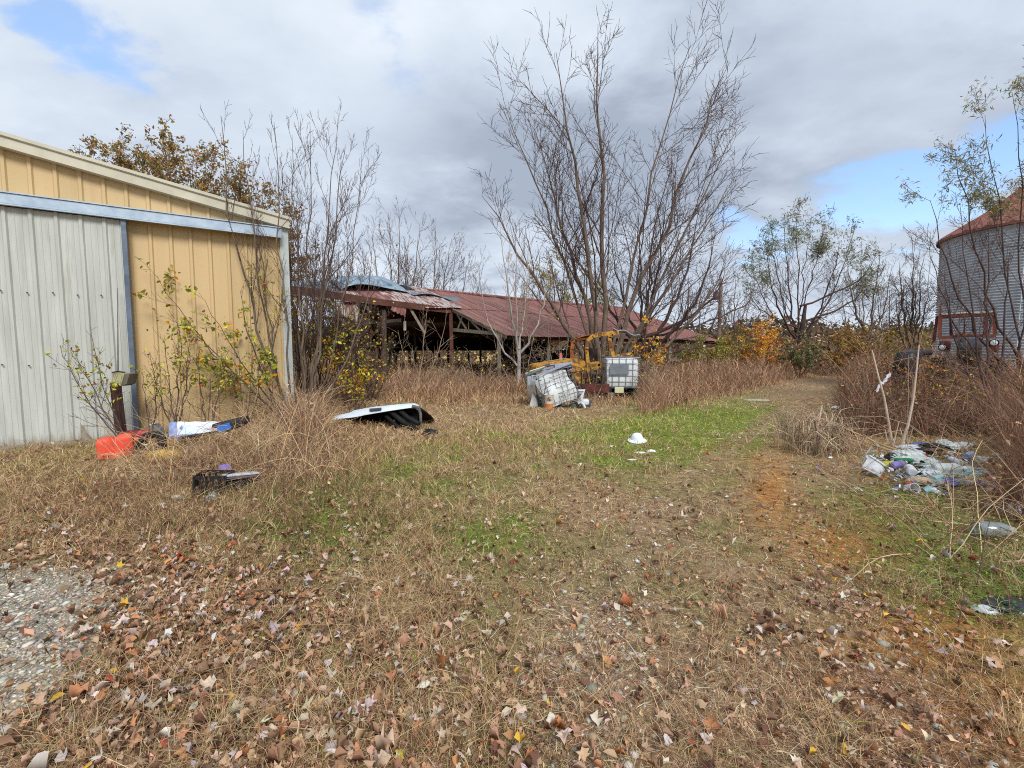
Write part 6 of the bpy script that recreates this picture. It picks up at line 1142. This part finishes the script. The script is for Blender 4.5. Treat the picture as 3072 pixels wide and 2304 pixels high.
# ------------------------------------------------------------------ trash heap on the right
def build_trash():
    pm = lambda n, c, r=.45: mat('trash_'+n, s2l(tuple(x*.86 for x in c)), s2l(tuple(min(1, x*1.08) for x in c)), 9, r, 0, .3, 18, (1, 1, 1), s2l((.50, .43, .36)), 7, .58, .1)
    W, CL, GY, PU, BL_, DB, GRN_, TQ, BK, PK, YE, OR, TN = (pm('white', (.84, .86, .88)), pm('clear', (.78, .81, .79)), pm('grey', (.60, .62, .62)), pm('purple', (.50, .46, .70)), pm('blue', (.24, .36, .68)), pm('pale_blue', (.60, .70, .88)), pm('green', (.20, .52, .34)), pm('turquoise', (.62, .76, .76)), pm('black', (.10, .11, .12)), pm('pink', (.76, .50, .54)), pm('yellow', (.70, .70, .20)), pm('red_orange', (.78, .32, .18)), pm('tan', (.76, .68, .58)))
    q = lambda x, y: (853+x/12.474, 436.7+y/12.474)     # pixel grid of the close-up
    # white curved tub at the left edge of the heap
    u, v = q(280, 560); c = at(u, v); t = thing('white_tub_piece', 'curved white broken tub piece at the left edge of the trash heap', 'tub', c); m = MB()
    cc = at(*q(270, 540)); M = frame(cc, R(20), R(10), R(28)); lb = LB(M); lb.grid(lambda a, b_: (-.17+.34*a, -.02-.20*math.cos((a-.5)*2.4)+.18, .02+.17*b_*(1-.35*a)), 24, 8, .008); lb.build('curved_wall', W, t, True)
    lb = LB(M); lb.tube([(-.17+.34*a, -.02-.205*math.cos((a-.5)*2.4)+.18, .02+.17*(1-.35*a)) for a in np.linspace(0, 1, 14)], .011, 8); lb.build('rim', W, t, True)
    lb = LB(M); lb.tube([(-.17, .10, .05), (-.20, .11, .2), (-.16, .12, .30)], .008, 6); lb.build('wire_handle', GY, t, True)
    # crumpled bags, wrappers and sheets: x, y in the close-up, size, material, look
    items = [('bag', 800, 160, (.46, .20, .08), W, 'long white and pale sheet at the top left of the heap'), ('wrapper', 820, 135, (.34, .10, .09), BL_, 'blue wrapper lying on the long white sheet'),
             ('bag', 1000, 180, (.30, .2, .12), BK, 'black bag with pale specks at the top of the heap'), ('bag', 1130, 110, (.22, .14, .12), CL, 'clear grey bag at the heap top behind the black bag'), ('bag', 1270, 160, (.26, .16, .12), CL, 'pale grey-green bag at the heap top right of the clear bag'),
             ('bag', 1380, 110, (.20, .12, .09), W, 'small white crumple at the top right behind the canes'), ('tray', 860, 230, (.62, .16, .08), BK, 'dark flat tray under the long white sheet'), ('paper', 1850, 235, (.22, .10, .06), W, 'white scrap under the far right canes'), ('strip', 1960, 270, (.26, .07, .03), DB, 'pale blue-white strip at the far right of the heap'),
             ('paper', 1640, 275, (.26, .07, .02), W, 'long flat white paper under the right canes'), ('bag', 1540, 330, (.24, .14, .08), CL, 'clear crumple in the right middle of the heap'), ('bag', 520, 330, (.20, .16, .12), BK, 'small black bag near the left of the heap'), ('lid', 565, 372, (.07, .06, .03), GRN_, 'small green lid beside the small black bag'),
             ('bag', 660, 340, (.30, .2, .15), CL, 'large clear grey bag in the left middle of the heap'), ('bag', 800, 290, (.22, .14, .10), W, 'whitish bag under the fallen pole'), ('can', 440, 400, (.09, .07, .05), DB, 'small light blue can left of the purple-blue bottle'), ('bag', 780, 400, (.36, .2, .12), CL, 'long clear bag in the centre of the heap'),
             ('bag', 900, 380, (.20, .14, .09), TQ, 'turquoise-white crumple in the centre of the heap'), ('wrapper', 940, 390, (.10, .08, .05), PK, 'pink-red wrapper beside the turquoise crumple'), ('leafy', 440, 430, (.22, .16, .10), YE, 'yellow-green crumple left of the clear bags'),
             ('wrapper', 1060, 430, (.16, .10, .08), PU, 'lilac wrapper right of the heap centre'), ('wrapper', 980, 450, (.14, .10, .07), W, 'small white and lilac crumple beside the lilac wrapper'), ('wrapper', 950, 500, (.14, .06, .05), PU, 'purple strip below the lilac wrapper'), ('paper', 690, 550, (.24, .12, .05), W, 'flat white paper in the lower left of the heap'),
             ('bag', 1010, 550, (.26, .16, .10), W, 'white bag in the lower centre of the heap'), ('bag', 1300, 540, (.50, .22, .14), TQ, 'large pale turquoise bag in the lower right of the heap'), ('bag', 1540, 500, (.20, .14, .09), GY, 'grey-blue crumple right of the large turquoise bag'), ('bag', 890, 650, (.24, .12, .08), TN, 'pinkish tan bag at the bottom of the heap'),
             ('box', 1040, 660, (.20, .14, .09), GY, 'grey box scrap at the bottom of the heap'), ('wrapper', 1160, 670, (.16, .12, .08), BL_, 'blue-green wrapper at the bottom of the heap'), ('strip', 1320, 630, (.20, .07, .05), PU, 'purple strip under the large turquoise bag'), ('strip', 1400, 650, (.18, .05, .03), DB, 'lavender blue strip at the heap bottom right'),
             ('wrapper', 1680, 690, (.20, .12, .06), PU, 'dull purple wrapper apart at the right of the heap'), ('wrapper', 730, 650, (.12, .06, .05), OR, 'red-orange scrap beside the small white pot'), ('paper', 1430, 590, (.14, .09, .05), W, 'small white paper right beside the large turquoise bag'), ('chip', 380, 575, (.06, .05, .03), OR, 'small red chip by the white tub piece'),
             ('bag', 2000, 1020, (.26, .16, .10), W, 'small white bag low at the right, above the glass jar'), ('wrapper', 1850, 930, (.14, .1, .06), BK, 'dark blue-black wrapper at the lower right'), ('bag', 1760, 960, (.14, .09, .05), GY, 'grey scrap at the lower right of the heap'), ('paper', 250, 190, (.08, .05, .02), TQ, 'tiny pale green scrap left behind the heap')]
    for i, (k, x, y, s, m_, lab) in enumerate(items):
        u, v = q(x, y+ (s[2]*30)); nm = {'bag': 'plastic_bag', 'leafy': 'plastic_bag', 'paper': 'paper_scrap', 'chip': 'plastic_chip', 'strip': 'plastic_strip', 'lid': 'green_chip', 'box': 'box_scrap', 'can': 'crushed_can', 'bottle': 'crushed_bottle', 'tray': 'flat_tray', 'wrapper': 'wrapper'}[k]
        crumple(nm, lab, nm.replace('_', ' '), at(u, min(v, 540)), tuple(k_*1.25 for k_ in s), m_, 100+i, 'litter in the trash heap', .32 if k in ('bag', 'wrapper') else .15, 4 if s[0] > .2 else 3, .5, .4*math.sin(i*2.3))
    for i, (x, y, s, m_, lab) in enumerate([(715, 720, .055, W, 'small white round pot at the bottom left of the heap'), (915, 735, .04, TQ, 'small pale cup at the heap bottom edge'), (1035, 755, .034, W, 'smallest white cup at the heap bottom edge'), (1145, 720, .04, W, 'white cup under the blue-green wrapper'), (330, 375, .045, GY, 'grey cup behind the curved tub piece')]):
        c = at(*q(x, y)); lb = LB(frame(c+UP*s*.7, i*1.3, R(70), R(20*i))); lb.lathe([(.001, -s), (s*.7, -s), (s, s), (s*1.05, s*1.02), (s*.93, s), (s*.65, -s*.9), (.001, -s*.9)], (0, 0, 0), None, 20); o = lb.build('cup', m_, None, True); tag(o, lab, 'cup', 'cups at the edge of the trash heap')
    g = random.Random(77); pal = [W, CL, GY, PU, BL_, DB, GRN_, TQ, BK, PK, TN, OR]; nm_ = {id(W): 'white', id(CL): 'clear', id(GY): 'grey', id(PU): 'purple', id(BL_): 'blue', id(DB): 'light blue', id(GRN_): 'green', id(TQ): 'turquoise', id(BK): 'black', id(PK): 'pink', id(TN): 'tan', id(OR): 'red-orange'}
    rgt = np.random.default_rng(70); n = 520; uu = rgt.normal(932, 40, n); vv = rgt.normal(474, 12, n); pts = np.array([at(a, min(max(b_, 448), 505), .03+.05*rgt.random())[:] for a, b_ in zip(uu, vv)])
    V, Q, T, C = leaf_cards(rgt, pts, rgt.uniform(.03, .09, n), pick(rgt, n, [(5, (.84, .86, .86)), (2, (.66, .70, .72)), (1, (.46, .42, .70)), (1, (.36, .52, .76)), (1, (.46, .70, .66)), (1, (.70, .54, .44)), (.6, (.80, .40, .34)), (1, (.2, .2, .22))]), 'oval', .4)
    tag(meshnp('trash_fragments', V, Q, T, amat('fallen_leaf', .75, .12, .25), None, C), 'small mixed plastic and paper fragments between the larger trash', None, None, 'stuff')
    # clear glass jar lower right, and the dark glossy thing at the edge
    c = at(993, 541); t = thing('glass_jar', 'clear grey plastic jar lying on its side at the lower right', 'jar', c); rot = Matrix.Rotation(R(82), 3, 'Z') @ Matrix.Rotation(R(90), 3, 'X'); jm = mat('jar_clear', s2l((.62, .66, .66)), s2l((.74, .78, .78)), 6, .12, 0, 0, 10, spec=.6, trans=.55)
    m = MB(); m.lathe([(.001, -.13), (.05, -.13), (.065, -.11), (.066, .05), (.05, .10), (.035, .12), (.035, .14), (.03, .14)], c+UP*.07, rot, 24); m.build('body', jm, t, True)
    m = MB(); m.lathe([(.04, -.132), (.06, -.134), (.064, -.125), (.04, -.12), (.04, -.132)], c+UP*.07, rot, 24); m.build('base', mat('jar_rim', s2l((.42, .46, .46)), s2l((.56, .6, .6)), 6, .2), t, True)
    crumple('black_plastic', 'glossy black plastic sheet at the right edge of the picture', 'plastic sheet', at(1012, 610), (.34, .16, .08), mat('gloss_black', s2l((.14, .14, .15)), s2l((.24, .24, .25)), 9, .25), 201, None, .2, 4)
    crumple('pale_scrap', 'pale crumpled scrap beside the glossy black sheet', 'litter', at(985, 612), (.13, .09, .04), W, 202, None, .3)
    # long stalks and poles
    ln = mat('stalk_pale', s2l((.74, .64, .56)), s2l((.86, .80, .74)), 9, .8, 0, .2, 40, (1, 1, .3)); ts = mat('stalk_tan', s2l((.62, .50, .38)), s2l((.76, .64, .50)), 9, .85, 0, .2, 40, (1, 1, .3))
    def stalk(name, lab, pts, r, m_, group=None, cat='stalk', side=()):
        y0 = pts[0][2]; P_ = [P(u, v, y) for u, v, y in pts]; P_[0].z = Hs(P_[0].x, P_[0].y)-.02; n = len(P_); t = thing(name, lab, cat, P_[0], group); m = MB(); m.tube(P_, [r*(1-.6*i/(n-1)) for i in range(n)], 8); m.build('stem', m_, t, True)
        for s in side: m = MB(); m.tube([P(*a) for a in s], [r*.5, r*.25], 6); m.build('side_shoot', m_, t, True)
    stalk('pale_stalk', 'left one of the two tall pale stalks rising behind the trash heap', [(893, 449, 7.3), (888, 420, 7.25), (884, 397, 7.2), (878, 375, 7.2), (872, 350, 7.2)], .022, ln, 'tall pale stalks', 'stalk', [((893, 446, 7.25), (899, 422, 7.2)), ((887, 440, 7.25), (884, 425, 7.2))])
    stalk('pale_stalk', 'right one of the two tall pale stalks rising behind the trash heap', [(900, 449, 7.2), (908, 425, 7.15), (913, 400, 7.1), (916, 375, 7.1), (919, 345, 7.1)], .022, ln, 'tall pale stalks', 'stalk', [((905, 446, 7.2), (900, 428, 7.2)), ((908, 444, 7.2), (913, 428, 7.1))])
    stalk('leaning_pole', 'long brown pole slanting down into the trash heap from the left', [(916, 464, 6.6), (880, 444, 7.0), (822, 418, 7.7)], .020, ts, None, 'pole')
    stalk('leaning_pole', 'second thinner brown pole lying just under the long slanting one', [(912, 466, 6.5), (870, 444, 6.95), (812, 421, 7.6)], .014, ts, None, 'pole')
    stalk('broken_stalk', 'broken upright cane left of the slanting poles', [(812, 452, 7.6), (817, 430, 7.6), (822, 405, 7.6)], .026, ln, None, 'stalk', [((812, 445, 7.6), (808, 425, 7.6)), ((815, 438, 7.6), (833, 418, 7.5)), ((812, 448, 7.6), (806, 460, 7.3))])
    stalk('dark_weed', 'tall thin dark weed stem standing at the lower right', [(973, 633, 2.9), (976, 590, 2.9), (985, 540, 2.95), (990, 520, 3.0)], .004, mat('bark_twig', (.1, .1, .1)), None, 'weed', [((975, 600, 2.9), (968, 570, 2.95)), ((978, 575, 2.9), (990, 555, 2.95))])
    # bottles and jugs that stand out in the heap
    for i, (x, y, L_, r_, tilt, az, m_, nm, lab) in enumerate([(560, 480, .24, .045, 82, 15, PU, 'bottle', 'purple-blue plastic bottle lying near the left of the heap'), (700, 560, .26, .05, 86, 60, W, 'jug', 'white plastic jug lying in the lower left of the heap'), (1180, 560, .30, .07, 84, -20, CL, 'jug', 'big clear jug against the large turquoise bag'), (640, 420, .22, .035, 80, -50, GRN_, 'bottle', 'green bottle between the clear bags'), (1450, 330, .24, .04, 85, 30, DB, 'bottle', 'light blue bottle in the upper right of the heap'), (900, 300, .24, .04, 84, -70, BK, 'bottle', 'black bottle under the slanting poles'), (1250, 420, .22, .04, 85, 80, W, 'bottle', 'white bottle in the upper middle of the heap'), (1060, 660, .20, .035, 80, 20, TQ, 'bottle', 'turquoise bottle at the bottom edge of the heap')]):
        c = at(*q(x, y)); lb = LB(frame(c+UP*(r_+.06), R(az), 0, R(tilt))); k = L_
        lb.lathe([(.001, -k/2), (r_*.8, -k/2), (r_, -k*.45), (r_, -k*.1), (r_*.93, -k*.06), (r_, 0), (r_, k*.2), (r_*.75, k*.32), (r_*.35, k*.40), (r_*.35, k*.5)], (0, 0, 0), None, 20); o = lb.build(nm, m_, None, True)
        lb = LB(frame(c+UP*(r_+.06), R(az), 0, R(tilt))); lb.lathe([(r_*.42, k*.44), (r_*.44, k*.53), (.001, k*.535)], (0, 0, 0), None, 14); lb.build('screw_cap', W if m_ is not W else BL_, o); tag(o, lab, nm, 'bottles in the trash heap')
    # drooping clumps of dead stalks
    rg = np.random.default_rng(9)
    for kk, (u, v, n, lab) in enumerate([(812, 456, 90, 'drooping clump of dead grey stalks around the broken cane'), (797, 450, 60, 'smaller clump of dead stalks left of the broken cane'), (836, 452, 80, 'clump of dead stalks between broken cane and trash heap'), (826, 438, 60, 'low clump of dead stalks behind the broken cane'), (788, 438, 40, 'thin clump of dead stalks at the edge of the green grass')]):
        c = at(u, v); a = rg.uniform(0, 6.28, n); P_ = np.zeros((n, 6, 3)); h = rg.uniform(.12, .62, n); r_ = rg.uniform(.1, .75, n); bx_, by_ = rg.normal(0, .13, n), rg.normal(0, .13, n); dr_ = rg.uniform(1.5, 3.0, n)
        for k in range(6):
            s = k/5; P_[:, k] = np.stack([c.x+bx_+r_*s*s*np.cos(a), c.y+by_+r_*s*s*np.sin(a), h*np.sin(s*dr_)+.015], 1)
        P_ += rg.normal(0, .02, P_.shape); P_[..., 2] = np.maximum(P_[..., 2], .0); V, Q = tubes(P_, np.linspace(.0055, .002, 6)[None]*rg.uniform(.5, 1.4, (n, 1)), 3); C = np.repeat(pick(rg, n, [(3, (.76, .67, .57)), (3, (.62, .52, .44)), (2, (.44, .35, .30)), (2, (.84, .74, .60))]), 18, 0)
        o = meshnp('dead_clump', V, Q, None, amat('dead_stem', .9, 0, .15), None, C); tag(o, lab, 'plant', 'dead stalk clumps beside the lane')
build_trash()
# fallen timbers under the tank are separate pieces
